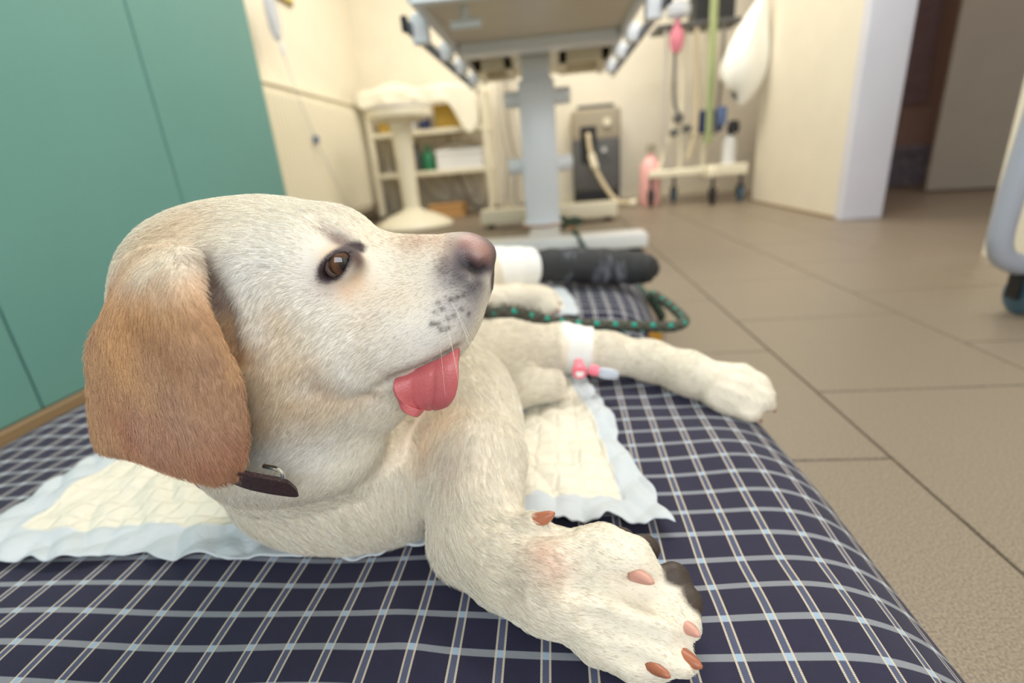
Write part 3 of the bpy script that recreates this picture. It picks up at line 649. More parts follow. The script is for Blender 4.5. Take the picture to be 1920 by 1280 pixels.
# objects along the top edge: mask, monitor, cables
o = MB().lathe([(0, 0), (0.03, 0.0), (0.075, 0.02), (0.085, 0.06), (0.07, 0.1), (0, 0.1)], (0.93, 4.12, 1.27), 24).build('breathing_mask', 'clear', None)
tag(o, 'clear plastic breathing mask lying on the stand tray', 'mask')
carton('monitor', (1.08, 4.26, 1.271), (1.36, 4.46, 1.46), 'black', 'black monitor box standing on the stand tray', 'monitor')

# ------------------------------------------------------------------ things in the corridor
po = MB().box((2.55, 4.705, 0.62), (3.05, 4.718, 1.45), bev=0.001).build('wall_poster', 'poster', None)
tag(po, 'faded poster on the mauve corridor wall', 'poster')
carton('printed_carton', (2.62, 4.45, 0.0), (3.02, 4.69, 0.30), 'boxprint', 'patterned box on the floor at the end of the corridor')

# ------------------------------------------------------------------ wheeled trolley at the right edge
ct = empty('instrument_trolley', (1.25, 1.0, 0))
for y in (1.22, 0.80):
    MB().tube(bez([(1.03, y, 0.92), (1.02, y, 0.5), (1.005, y, 0.24), (1.012, y, 0.155), (1.05, y, 0.122), (1.12, y, 0.115), (1.42, y, 0.118)], 60), 0.024, n=16).build('leg_tube', 'greytube', ct)
for x, y in ((1.085, 1.22), (1.38, 1.22), (1.115, 0.80), (1.38, 0.80)):
    caster(ct, x, y, 0.042, 'rubber_blue', 0.118)
MB().box((1.02, 0.78, 0.90), (1.44, 1.24, 0.925), bev=0.006).build('tray', 'steel', ct)
MB().box((1.06, 0.80, 0.28), (1.42, 1.20, 0.30), bev=0.006).build('shelf', 'ivory', ct)
MB().tube([(1.05, 1.21, 0.29), (1.40, 1.21, 0.29)], 0.012, n=10).build('crossbar', 'ivory', ct)
tag(ct, 'grey tube-framed trolley on blue wheels at the right edge', 'trolley')
o = MB().tube(bez([(1.13, 1.30, 0.31), (1.10, 1.19, 0.315), (1.095, 1.185, 0.24), (1.085, 1.19, 0.16)], 24), 0.013, n=10).build('dark_strap', 'black', None)
tag(o, 'black strap hanging from the wheeled trolley at the right edge', 'strap')

# ------------------------------------------------------------------ the dog: one implicit body, meshed by surface nets
def axis(segs):
    out = []
    for a, b, h in segs: n = max(1, int(round((b - a) / h))); out.append(np.linspace(a, b, n, endpoint=False))
    return np.concatenate(out + [[segs[-1][1]]]).astype(np.float32)
HS = 0.0017
gx = axis([(-0.52, -0.345, 0.0045), (-0.345, -0.025, HS), (-0.025, 0.125, 0.0021), (0.125, 0.31, 0.0030)])
gy = axis([(0.175, 0.225, 0.0021), (0.225, 0.445, HS * 1.1), (0.445, 0.80, 0.0042), (0.80, 1.52, 0.006)])
gz = axis([(0.095, 0.12, 0.0030), (0.12, 0.20, 0.0022), (0.20, 0.435, HS)])
D = np.full((len(gx), len(gy), len(gz)), 0.05, np.float32)

def region(lo, hi):
    i0, i1 = np.searchsorted(gx, lo[0]), np.searchsorted(gx, hi[0]); j0, j1 = np.searchsorted(gy, lo[1]), np.searchsorted(gy, hi[1]); k0, k1 = np.searchsorted(gz, lo[2]), np.searchsorted(gz, hi[2])
    return (slice(max(0, i0 - 1), i1 + 1), slice(max(0, j0 - 1), j1 + 1), slice(max(0, k0 - 1), k1 + 1))
def coords(sl): return gx[sl[0]][:, None, None], gy[sl[1]][None, :, None], gz[sl[2]][None, None, :]
def smin(a, b, k):
    h = np.clip(0.5 + 0.5 * (b - a) / k, 0, 1); return b * (1 - h) + a * h - k * h * (1 - h)
def limb(pts, rs, k=0.02):
    """smooth union of round cones through pts"""
    pts = [np.array(p, np.float32) for p in pts]
    for a, b, ra, rb in zip(pts[:-1], pts[1:], rs[:-1], rs[1:]):
        m = max(ra, rb) + 0.05
        sl = region(np.minimum(a, b) - m, np.maximum(a, b) + m); X, Y, Z = coords(sl)
        ab = b - a; L2 = max(float(ab @ ab), 1e-9)
        t = np.clip(((X - a[0]) * ab[0] + (Y - a[1]) * ab[1] + (Z - a[2]) * ab[2]) / L2, 0, 1)
        d = np.sqrt((X - a[0] - t * ab[0]) ** 2 + (Y - a[1] - t * ab[1]) ** 2 + (Z - a[2] - t * ab[2]) ** 2) - (ra + (rb - ra) * t)
        D[sl] = smin(D[sl], d, k)
def ell(c, r, k=0.02, rot=None):
    c = np.array(c, np.float32); r = np.array(r, np.float32); m = r.max() + 0.05
    sl = region(c - m, c + m); X, Y, Z = coords(sl); q = [X - c[0], Y - c[1], Z - c[2]]
    if rot is not None:
        R_ = np.array(rot, np.float32); q = [R_[i, 0] * q[0] + R_[i, 1] * q[1] + R_[i, 2] * q[2] for i in range(3)]
    k0 = np.sqrt((q[0] / r[0]) ** 2 + (q[1] / r[1]) ** 2 + (q[2] / r[2]) ** 2); k1 = np.sqrt((q[0] / r[0] ** 2) ** 2 + (q[1] / r[1] ** 2) ** 2 + (q[2] / r[2] ** 2) ** 2)
    D[sl] = smin(D[sl], k0 * (k0 - 1) / (k1 + 1e-6), k)
def puff(c, s, a):
    """raise (a>0) or press in (a<0) the surface round c"""
    c = np.array(c, np.float32); s = np.broadcast_to(np.array(s, np.float32), (3,)); m = 3 * s
    sl = region(c - m, c + m); X, Y, Z = coords(sl)
    D[sl] -= a * np.exp(-0.5 * (((X - c[0]) / s[0]) ** 2 + ((Y - c[1]) / s[1]) ** 2 + ((Z - c[2]) / s[2]) ** 2))
def stroke(pts, s, a, n=14):
    """press a groove (a<0) or raise a ridge along a line: max of gaussians"""
    pts = bez(pts, n); lo = pts.min(0) - 3 * s; hi = pts.max(0) + 3 * s
    sl = region(lo, hi); X, Y, Z = coords(sl); g_ = None
    for p in pts:
        e = (X - p[0]) ** 2 + (Y - p[1]) ** 2 + (Z - p[2]) ** 2
        g_ = e if g_ is None else np.minimum(g_, e)
    D[sl] -= a * np.exp(-0.5 * g_ / s ** 2)

YM = 0.34                                  # the head's middle plane (it faces +X, its right side to the camera)
def hp(px, py, w): return P(px, py, y=YM - w)
def both(p): return [np.array(p), np.array([p[0], 2 * YM - p[1], p[2]])]

# --- head: lofted from cross sections along x
hx = np.array([-.322, -.315, -.300, -.280, -.260, -.240, -.220, -.200, -.180, -.160, -.146, -.132, -.118, -.100, -.085, -.072, -.062, -.055, -.050, -.046])
zt = np.array([.360, .378, .399, .411, .4175, .4205, .4215, .4210, .4175, .4100, .4030, .3962, .3915, .3885, .3868, .3860, .3850, .3830, .3790, .370])
zb = np.array([.300, .275, .243, .218, .207, .202, .201, .203, .210, .225, .243, .258, .270, .279, .288, .299, .311, .322, .333, .349])
hw = np.array([.018, .032, .050, .061, .066, .0685, .0690, .0675, .0640, .0585, .0535, .0480, .0430, .0385, .0360, .0335, .0300, .0250, .0190, .009])
hn = np.array([2.0, 2.0, 2.1, 2.2, 2.2, 2.2, 2.2, 2.2, 2.2, 2.3, 2.4, 2.5, 2.5, 2.5, 2.5, 2.5, 2.4, 2.3, 2.2, 2.0])
sl = region((-.345, YM - .11, .19), (-.02, YM + .11, .435)); X, Y, Z = coords(sl)
xs = gx[sl[0]]
def sm(a, kern=9):
    v = np.interp(xs, hx, a); p_ = np.pad(v, kern // 2, mode='edge'); return np.convolve(p_, np.ones(kern) / kern, 'valid').astype(np.float32)[:, None, None]
T_, B_, W_, N_ = sm(zt), sm(zb), sm(hw), sm(hn, 5)
C_ = (T_ + B_) / 2; Hh = np.maximum((T_ - B_) / 2, 0.003)
v = np.abs(Z - C_) / Hh; ww = np.abs(Y - YM) / W_
# narrower towards the crown, fuller at the cheek
up = np.clip((Z - C_) / Hh, -1, 1); ww = ww * (1 + 0.16 * np.clip(up, 0, 1) - 0.03 * np.exp(-((up + .25) / .4) ** 2))
dh = ((v ** N_ + ww ** N_) ** (1 / N_) - 1) * np.minimum(W_, Hh)
cap = np.maximum(xs[:, None, None] - (-.0455), -.326 - xs[:, None, None])
dh = np.maximum(dh, cap)
D[sl] = smin(D[sl], np.clip(dh, -0.06, 0.06), 0.008)
# nose leather
ell((-.0625, YM, .3705), (.0225, .0212, .0160), 0.006)
ell((-.056, YM, .3560), (.0125, .0125, .012), 0.006)
# lower jaw and throat
limb([(-.112, YM, .290), (-.145, YM, .270), (-.19, YM + .005, .240), (-.235, YM + .012, .222)], [.013, .025, .036, .045], 0.018)
ell((-.208, YM - .012, .226), (.060, .045, .032), 0.02)
def samp(p):
    i = min(max(int(np.searchsorted(gx, p[0])), 0), len(gx) - 1); j = min(max(int(np.searchsorted(gy, p[1])), 0), len(gy) - 1); k = min(max(int(np.searchsorted(gz, p[2])), 0), len(gz) - 1)
    return D[i, j, k]
def hs(px, py, y0=.20, y1=.62, dflt=None):
    """point of the body's surface in the line of sight of a picture point"""
    a, b = P(px, py, y=y0), P(px, py, y=y1); n = int((y1 - y0) / .0008)
    T = np.linspace(0, 1, n)[:, None]; Q = a + (b - a) * T
    ok = (Q[:, 2] > gz[0]) & (Q[:, 2] < gz[-1]) & (Q[:, 0] > gx[0]) & (Q[:, 0] < gx[-1]); Q = Q[ok]
    if len(Q) == 0: return hp(px, py, .04)
    I = np.clip(np.searchsorted(gx, Q[:, 0]), 0, len(gx) - 1); J = np.clip(np.searchsorted(gy, Q[:, 1]), 0, len(gy) - 1); K = np.clip(np.searchsorted(gz, Q[:, 2]), 0, len(gz) - 1)
    neg = np.nonzero(D[I, J, K] < 0)[0]
    return Q[neg[0]] if len(neg) else hp(px, py, .04)
def mirr(p): return np.array([p[0], 2 * YM - p[1], p[2]])
def puff2(px, py, s, a):
    p = hs(px, py)
    for q in (p, mirr(p)): puff(q, s, a)
def stroke2(pp, s, a):
    ps = [hs(*q) for q in pp]; stroke(ps, s, a); stroke([mirr(q) for q in ps], s, a)
# sculpting, both sides alike
puff2(800, 625, (.028, .014, .016), .0070)          # flews
puff2(840, 605, (.014, .012, .012), .0030)
puff2(745, 680, (.020, .012, .012), .0040)
puff2(560, 690, (.034, .02, .034), .0060)           # cheek
puff2(572, 470, (.020, .014, .014), .0060)          # brow
puff2(615, 418, (.014, .016, .010), .0045)
puff2(640, 590, (.02, .014, .014), -.0030)          # hollow under the eye
puff2(745, 520, (.026, .012, .012), -.0022)
puff2(705, 470, (.014, .012, .012), -.0030)
puff2(470, 480, (.035, .02, .025), .003)
stroke2([(590, 412), (615, 432), (642, 452), (664, 474)], .0045, -.0040)     # furrow above the eye
stroke2([(858, 655), (820, 680), (780, 697), (742, 711), (712, 728), (690, 746)], .0028, -.0065)   # lip line
stroke2([(690, 746), (640, 752), (590, 738)], .006, -.0035)
puff((-.0455, YM, .340), (.006, .0022, .018), -.004)                # philtrum
# eye: lids bulge over the ball, an almond is cut out of them
EC = hp(634, 495, .0405); EC = EC + np.array([0, .0040, 0]); ER = .0110
for c in both(EC):
    ell(c, (.0142, .0132, .0108), 0.009)
for c in both(EC):
    s_ = -1 if c[1] < YM else 1
    sl = region(c - .022, c + .022); X, Y, Z = coords(sl)
    a = math.radians(40); du_ = (X - c[0]); dv_ = (Z - c[2] + .0006)
    e1 = du_ * math.cos(a) + dv_ * math.sin(a); e2 = -du_ * math.sin(a) + dv_ * math.cos(a)
    Rl = .0165; off = .0115
    lens = np.maximum(np.sqrt(e1 ** 2 + (e2 + off) ** 2), np.sqrt(e1 ** 2 + (e2 - off) ** 2)) - Rl
    out_ = np.maximum(lens, -(s_ * (Y - c[1]) + .004))
    D[sl] = np.maximum(D[sl], -out_)
# nose: wings and nostrils
stroke2([(906, 502), (898, 506), (888, 503), (879, 496), (873, 486)], .0026, -.0085)
puff2(890, 482, (.006, .005, .004), .0018)
stroke2([(866, 462), (858, 485), (862, 510), (876, 530)], .0028, -.0016)

# --- neck, chest and trunk (lying on its right side, back towards the cupboard)
limb([(-.258, YM + .015, .31), (-.240, YM + .03, .235), (-.220, .425, .175)], [.058, .068, .078], 0.03)
ell((-.200, .412, .158), (.130, .100, .060), 0.03)
ell((-.135, .465, .185), (.085, .085, .075), 0.03)
limb([(-.23, .50, .195), (-.28, .72, .205), (-.295, .95, .195), (-.26, 1.18, .182)], [.10, .108, .092, .070], 0.04)
ell((-.17, .62, .185), (.09, .12, .075), 0.04)
limb([(-.30, 1.22, .18), (-.40, 1.36, .17), (-.45, 1.46, .155)], [.034, .026, .017], 0.02)       # tail
# --- near foreleg with its paw turned on the side
E0, E1, E2, E3 = P(872, 800, z=.190), P(893, 862, z=.188), P(892, 935, z=.172), P(893, 1000, z=.158)
limb([(-.12, .46, .19), E0, E1], [.062, .047, .042], 0.028)
limb([E1, E2, E3], [.042, .0365, .0335], 0.012)
M1, M2, M3 = P(955, 1050, z=.156), P(1030, 1085, z=.155), P(1110, 1115, z=.154)
limb([E3, M1, M2, M3], [.0335, .031, .032, .031], 0.012)
toes = [([(1060, 1045), (1130, 1038), (1180, 1052), (1206, 1075)], [.174, .178, .174, .168], [.018, .0190, .0165, .0120]),
        ([(1070, 1100), (1170, 1112), (1238, 1142), (1276, 1168)], [.152, .153, .150, .146], [.018, .0190, .0170, .0125]),
        ([(1060, 1125), (1160, 1178), (1235, 1208), (1274, 1228)], [.147, .146, .145, .142], [.019, .0190, .0170, .0120]),
        ([(1050, 1130), (1120, 1190), (1190, 1230), (1228, 1246)], [.142, .138, .136, .134], [.018, .0165, .0140, .0100])]
TOE = []
for px_, zz_, rr_ in toes:
    pts = [P(a, b, z=c) for (a, b), c in zip(px_, zz_)]; TOE.append((pts, rr_)); limb(pts, rr_, 0.0035)
# pads, seen edge-on along the far side of the paw
PADS = [(P(1206, 1030, z=.166), (.012, .009, .012)), (P(1262, 1088, z=.158), (.0115, .010, .014)), (P(1292, 1130, z=.152), (.009, .009, .011)), (P(1162, 1016, z=.150), (.013, .009, .013))]
for c, r in PADS: ell(c, r, 0.006)
DW = P(992, 985, z=.186); ell(DW, (.011, .009, .009), 0.008)
for ln, sg, dp in (([(1070, 1098), (1110, 1104), (1165, 1106), (1200, 1108), (1240, 1116)], .0042, -.0260), ([(1100, 1160), (1150, 1182), (1210, 1200), (1260, 1212), (1300, 1218)], .0040, -.0230), ([(1150, 1222), (1190, 1236), (1230, 1246)], .003, -.008), ([(985, 1000), (1020, 1004), (1060, 1000)], .004, -.004)):
    stroke([hs(u, v_, .12, .5) for u, v_ in ln], sg, dp, 26)
puff(P(1010, 1045, z=.185), .012, .003)
# --- far foreleg with the catheter
F = [P(862, 700, z=.195), P(950, 660, z=.180), P(1060, 652, z=.165), P(1140, 662, z=.158), P(1220, 676, z=.152), P(1290, 700, z=.147), P(1345, 722, z=.141)]
limb(F, [.055, .041, .0325, .0270, .0255, .0265, .0250], 0.02)
FT = [([(1340, 700), (1390, 706), (1420, 722), (1438, 738)], [.152, .150, .143, .134], [.016, .0165, .0150, .010]),
      ([(1345, 722), (1392, 734), (1424, 748), (1440, 758)], [.146, .141, .133, .124], [.017, .0165, .0145, .010]),
      ([(1340, 738), (1378, 754), (1402, 768), (1414, 776)], [.136, .130, .122, .115], [.017, .0165, .0145, .010]),
      ([(1335, 745), (1356, 764), (1370, 774), (1378, 780)], [.124, .116, .110, .106], [.015, .0150, .0135, .010])]
FTOE = []
for px_, zz_, rr_ in FT:
    pts = [P(a, b, z=c) for (a, b), c in zip(px_, zz_)]; FTOE.append((pts, rr_)); limb(pts, rr_, 0.004)
for ln in ([(1355, 712), (1395, 724), (1430, 745)], [(1350, 735), (1385, 752), (1412, 768)], [(1345, 752), (1370, 768)]):
    stroke([hs(u, v_, .4, .8) for u, v_ in ln], .0048, -.0130, 16)
limb([P(880, 745, z=.170), P(960, 728, z=.150), P(1035, 722, z=.146)], [.04, .025, .021], 0.016)    # soft elbow fold under it
# --- hind legs
limb([(-.22, 1.20, .185), P(900, 512, z=.195), P(1000, 500, z=.185)], [.066, .052, .036], 0.03)
limb([(-.25, 1.15, .165), P(900, 566, z=.158), P(965, 560, z=.155), P(1010, 560, z=.155)], [.060, .036, .029, .030], 0.02)
HT = [([(1005, 552), (1030, 556), (1041, 562)], [.165, .161, .154], [.017, .015, .011]), ([(1005, 564), (1030, 572), (1040, 578)], [.150, .146, .142], [.018, .016, .011]), ([(1000, 572), (1020, 582), (1028, 586)], [.138, .136, .133], [.016, .015, .011])]
HTOE = []
for px_, zz_, rr_ in HT:
    pts = [P(a, b, z=c) for (a, b), c in zip(px_, zz_)]; HTOE.append((pts, rr_)); limb(pts, rr_, 0.008)

# --- ears: curved flaps stamped into the field as a thick sheet
def bspl(ctrl, m, n):
    """smooth patch through a small grid of control points"""
    c = np.array(ctrl, float)
    rows = np.stack([bez(r, n)[:n] if len(bez(r, n)) >= n else bez(r, n + len(r))[:n] for r in c])
    return np.stack([bez(rows[:, j], m) for j in range(rows.shape[1])], 1)
def stamp(Gp, r, mirror=False, k=0.004):
    pts = np.asarray(Gp, float).reshape(-1, 3).copy()
    if mirror: pts[:, 1] = 2 * YM - pts[:, 1]
    rr = np.broadcast_to(np.asarray(r, float).reshape(-1) if np.ndim(r) else np.array([r]), (len(pts),)) if np.ndim(r) else np.full(len(pts), r)
    E = np.full_like(D[region(pts.min(0) - .02, pts.max(0) + .02)], 0.05); sl0 = region(pts.min(0) - .02, pts.max(0) + .02)
    ax = [gx[sl0[0]], gy[sl0[1]], gz[sl0[2]]]
    for p, r_ in zip(pts, rr):
        q = r_ + 0.0062
        i0, i1 = np.searchsorted(ax[0], p[0] - q), np.searchsorted(ax[0], p[0] + q); j0, j1 = np.searchsorted(ax[1], p[1] - q), np.searchsorted(ax[1], p[1] + q); k0, k1 = np.searchsorted(ax[2], p[2] - q), np.searchsorted(ax[2], p[2] + q)
        if i1 <= i0 or j1 <= j0 or k1 <= k0: continue
        d = np.sqrt((ax[0][i0:i1, None, None] - p[0]) ** 2 + (ax[1][None, j0:j1, None] - p[1]) ** 2 + (ax[2][None, None, k0:k1] - p[2]) ** 2) - r_
        np.minimum(E[i0:i1, j0:j1, k0:k1], d, out=E[i0:i1, j0:j1, k0:k1])
    E = np.minimum(E, 0.0062)
    D[sl0] = smin(D[sl0], E, k)
    return E, sl0
def hpw(px, py, w): return hp(px, py, w)
ear_ctrl = [
    [hpw(238, 505, .030), hpw(268, 480, .042), hpw(308, 470, .050), hpw(340, 470, .056), hpw(362, 482, .062)],
    [hpw(202, 585, .052), hpw(248, 560, .070), hpw(300, 548, .083), hpw(342, 545, .092), hpw(378, 556, .090)],
    [hpw(172, 650, .052), hpw(230, 640, .074), hpw(300, 630, .091), hpw(362, 625, .100), hpw(416, 640, .093)],
    [hpw(172, 720, .048), hpw(236, 715, .073), hpw(308, 710, .092), hpw(384, 705, .099), hpw(452, 715, .090)],
    [hpw(176, 785, .045), hpw(240, 785, .071), hpw(312, 785, .091), hpw(392, 785, .099), hpw(466, 795, .092)],
    [hpw(182, 830, .043), hpw(240, 838, .069), hpw(312, 850, .089), hpw(396, 860, .097), hpw(464, 850, .091)],
    [hpw(190, 842, .042), hpw(250, 852, .067), hpw(325, 880, .086), hpw(402, 900, .093), hpw(446, 890, .089)]]
stroke2([(392, 505), (424, 548), (450, 598), (463, 645), (458, 688), (446, 704)], .0048, .0062)
stroke2([(380, 505), (398, 545), (414, 590)], .0075, -.0125)
stroke2([(414, 590), (428, 635), (438, 672)], .0065, -.0070)
puff2(335, 492, (.020, .014, .012), .0065)
EG = bspl(ear_ctrl, 110, 85)
stamp(EG, 0.0030, k=0.006); stamp(EG, 0.0030, mirror=True, k=0.006)
puff2(290, 505, (.022, .012, .010), .004)
# --- surface nets
def surface_nets(D, gx, gy, gz):
    Sg = D < 0
    nx, ny, nz = D.shape
    c0 = [Sg[i:nx - 1 + i, j:ny - 1 + j, k:nz - 1 + k] for i in (0, 1) for j in (0, 1) for k in (0, 1)]
    allv = c0[0].copy(); anyv = c0[0].copy()
    for c in c0[1:]: allv &= c; anyv |= c
    act = anyv & ~allv
    I, J, K = np.nonzero(act)
    idx = np.full(act.shape, -1, np.int32); idx[I, J, K] = np.arange(len(I))
    acc = np.zeros((len(I), 3)); cnt = np.zeros(len(I))
    cs = [(i, j, k) for i in (0, 1) for j in (0, 1) for k in (0, 1)]
    val = {c: D[I + c[0], J + c[1], K + c[2]].astype(float) for c in cs}
    for a in cs:
        for ax in range(3):
            if a[ax] == 1: continue
            b = list(a); b[ax] = 1; b = tuple(b)
            va, vb = val[a], val[b]; m = (va < 0) != (vb < 0)
            t = np.where(m, va / np.where(m, va - vb, 1), 0)
            pos = np.stack([gx[I + a[0]], gy[J + a[1]], gz[K + a[2]]], 1).astype(float)
            gg = (gx, gy, gz)[ax]; ii = (I, J, K)[ax]
            pos[:, ax] += t * (gg[ii + 1] - gg[ii])
            acc[m] += pos[m]; cnt[m] += 1
    V = acc / cnt[:, None]
    Fs = []
    for ax in range(3):
        o1, o2 = [(1, 2), (2, 0), (0, 1)][ax]
        s0 = [slice(None)] * 3; s1 = [slice(None)] * 3; s0[ax] = slice(0, -1); s1[ax] = slice(1, None)
        A, B = Sg[tuple(s0)], Sg[tuple(s1)]
        for flip, m in ((False, A & ~B), (True, ~A & B)):
            e = np.array(np.nonzero(m))
            ok = (e[o1] > 0) & (e[o2] > 0) & (e[o1] < D.shape[o1] - 1) & (e[o2] < D.shape[o2] - 1); e = e[:, ok]
            q = []
            for d1, d2 in ((-1, -1), (0, -1), (0, 0), (-1, 0)):
                c = e.copy(); c[o1] += d1; c[o2] += d2; q.append(idx[c[0], c[1], c[2]])
            q = np.stack(q, 1); Fs.append(q[:, ::-1] if flip else q)
    return V, np.concatenate(Fs)
V, Fq = surface_nets(D, gx, gy, gz)
ed = np.concatenate([Fq[:, [0, 1]], Fq[:, [1, 2]], Fq[:, [2, 3]], Fq[:, [3, 0]]])
deg = np.bincount(ed.ravel(), minlength=len(V)).astype(float)
inhead = ((V[:, 0] > -.345) & (V[:, 0] < -.025) & (V[:, 1] < .445) & (V[:, 2] > .205))
def relax(V, lam):
    nb = np.stack([np.bincount(ed[:, 0], V[ed[:, 1], k], len(V)) + np.bincount(ed[:, 1], V[ed[:, 0], k], len(V)) for k in range(3)], 1) / deg[:, None]
    return V + lam[:, None] * (nb - V)
paw = (V[:, 1] < .36) & (V[:, 0] > -.03)
paw |= (V[:, 0] > .17)
lam = np.where(inhead | paw, 0.45, 0.6)
for it in range(4): V = relax(V, lam)
for it in range(8): V = relax(V, np.where(inhead | paw, 0.0, 0.6))
def normals(V):
    n = np.cross(V[Fq[:, 2]] - V[Fq[:, 0]], V[Fq[:, 3]] - V[Fq[:, 1]])
    N = np.stack([sum(np.bincount(Fq[:, c], n[:, k], len(V)) for c in range(4)) for k in range(3)], 1)
    return N / (np.linalg.norm(N, axis=1)[:, None] + 1e-12)
NV_ = normals(V)
print('dog verts', len(V), 'faces', len(Fq))

# --- coat colour by place on the body
def vnoise(V, f):
    return 0.5 + 0.5 * np.sin(f * V[:, 0] + 1.3 * np.sin(f * .7 * V[:, 2])) * np.sin(f * .9 * V[:, 2] + 1.1 * np.sin(f * .8 * V[:, 1]) + .6)

def c3(r, g, b): return np.array(srgb(r, g, b)[:3])
CREAM = c3(233, 222, 204); WHITE = c3(236, 232, 226); TAN = c3(212, 176, 132); EARC = c3(204, 164, 126); EARD = c3(180, 138, 112)
def near_any(V, pts, s):
    """gaussian closeness to a polyline of points"""
    pts = np.atleast_2d(pts); e = np.full(len(V), 1e9)
    for p in pts: np.minimum(e, ((V - p) ** 2).sum(1), out=e)
    return np.exp(-0.5 * e / s ** 2)
def lay(C, wgt, col): return C * (1 - wgt[:, None]) + col * wgt[:, None]
def earness(V):
    """how close to the ear flap sheets (either side)"""
    Q = V.copy(); Q[:, 1] = YM - np.abs(V[:, 1] - YM)
    out = np.full(len(V), 1e9); sel = np.nonzero((Q[:, 0] < -.15) & (Q[:, 1] < YM - .034) & (Q[:, 2] > .17) & (V[:, 1] < .46))[0]
    Gs = EG[::3, ::3].reshape(-1, 3)
    for a in range(0, len(sel), 4000):
        q = Q[sel[a:a + 4000]]; out[sel[a:a + 4000]] = ((q[:, None, :] - Gs[None]) ** 2).sum(2).min(1)
    return np.sqrt(out)
ear_d = earness(V)
earw = np.clip((0.0085 - ear_d) / 0.003, 0, 1)
top_fade = sstep(.403, .366, V[:, 2] + .004 * vnoise(V, 240))           # the ear root carries the head's colour
earw_c = earw * top_fade
def hl(*pp): return [hs(*q) for q in pp]
def hline(*pp): return bez(hl(*pp), 6 * len(pp))
def padmask(V, c, r):
    q = np.linalg.norm((V - c) / (np.array(r) * 1.12), axis=1)
    return np.clip((1.22 - q) / .22, 0, 1)
def coat(V, earw_c, n1):
    Q = V.copy(); Q[:, 1] = np.where(V[:, 1] < .43, YM - np.abs(V[:, 1] - YM), V[:, 1])
    C = np.tile(CREAM, (len(V), 1))
    C = lay(C, near_any(Q, hl((560, 560), (640, 640), (720, 640), (560, 830), (500, 540), (480, 850), (620, 700)), .026) * .8, WHITE)
    C = lay(C, np.clip(near_any(Q, hl((510, 700), (550, 770), (490, 640), (480, 770)), .020) * (.5 + .35 * n1), 0, 1), c3(208, 180, 142))
    C = lay(C, near_any(Q, hl((700, 565), (750, 560), (690, 600)), .012) * .35, c3(210, 182, 148))
    C = lay(C, near_any(Q, hl((600, 720), (590, 690)), .006) * .4, c3(190, 162, 130))
    C = lay(C, near_any(Q, hl((250, 480), (290, 450), (330, 430)), .018) * .45, TAN)
    C = lay(C, near_any(Q, hl((820, 452), (845, 458), (785, 452), (855, 475)), .009) * .7, c3(176, 140, 114))
    C = lay(C, near_any(Q, hl((740, 450), (700, 455)), .008) * .3, c3(206, 176, 140))
    C = lay(C, near_any(Q, hl((845, 525), (872, 550), (855, 565), (880, 580), (890, 560)), .010) * .75, c3(142, 134, 138))
    C = lay(C, near_any(Q, hl((866, 520), (884, 540), (858, 505), (895, 530)), .0060) * .9, c3(78, 70, 78))
    C = lay(C, near_any(Q, hl((835, 600), (850, 620), (815, 640), (870, 600)), .010) * .35, c3(196, 192, 196))
    C = lay(C, near_any(Q, hline((855, 648), (820, 672), (780, 690), (742, 704)), .0042) * .6, c3(128, 108, 96))
    C = lay(C, near_any(Q, hl((720, 690), (690, 670), (740, 660)), .010) * .35, c3(176, 160, 140))
    C = lay(C, near_any(Q, hline((700, 740), (660, 752), (610, 742)), .005) * .45, c3(186, 156, 120))
    for (a, b) in [(822, 568), (846, 562), (858, 557), (870, 553), (816, 586), (830, 580), (865, 580), (811, 606), (822, 607), (840, 598), (852, 592), (827, 618), (840, 615), (880, 588)]:
        C = lay(C, np.clip(near_any(Q, hl((a, b)), .0012) * 1.2, 0, 1) * .85, c3(66, 56, 56))
    for (a, b) in [(826, 504), (834, 490)]:
        C = lay(C, near_any(Q, hl((a, b)), .0026) * .55, c3(90, 76, 76))
    # round the eye
    C = lay(C, near_any(Q, hl((634, 495), (610, 528), (665, 480)), .0075) * .60, c3(150, 126, 116))
    C = lay(C, near_any(Q, hline((630, 452), (646, 464), (658, 474), (670, 488)), .0046) * .85, c3(92, 66, 64))
    C = lay(C, near_any(Q, hline((652, 458), (662, 468), (668, 484)), .0036) * .8, c3(96, 70, 68))
    C = lay(C, near_any(Q, hline((608, 434), (630, 452)), .0038) * .5, c3(130, 110, 100))
    C = lay(C, near_any(Q, hl((668, 530), (652, 545), (618, 478)), .0055) * .5, c3(224, 172, 120))
    rim_ = np.abs(np.linalg.norm(Q - EC, axis=1) - .0128)
    e1 = (Q[:, 0] - EC[0]) * math.cos(.7) + (Q[:, 2] - EC[2]) * math.sin(.7); e2 = -(Q[:, 0] - EC[0]) * math.sin(.7) + (Q[:, 2] - EC[2]) * math.cos(.7)
    al = np.sqrt((e1 / .0165) ** 2 + (e2 / .0090) ** 2)
    C = lay(C, np.clip((.98 - al) / .22, 0, 1) * (np.abs(Q[:, 1] - EC[1]) < .02) * (Q[:, 1] < YM - .02), c3(58, 44, 48))
    # ears
    EA = EARC[None] * (1 - .5 * n1[:, None]) + EARD[None] * (.5 * n1[:, None])
    EA = lay(EA, near_any(Q, hl((300, 860), (390, 880), (240, 820), (430, 850)), .018) * .65, c3(184, 126, 102))
    EA = lay(EA, near_any(Q, hl((290, 830), (330, 800), (260, 800)), .014) * .4, c3(180, 146, 134))
    EA = lay(EA, near_any(Q, hl((330, 740), (390, 700), (400, 770)), .018) * .4, c3(186, 152, 130))
    EA = lay(EA, near_any(Q, hl((230, 600), (260, 560), (320, 530), (210, 660)), .016) * .65, c3(222, 176, 124))
    EA = lay(EA, near_any(Q, hline((240, 600), (290, 640), (320, 680)), .006) * .35, c3(150, 102, 72))
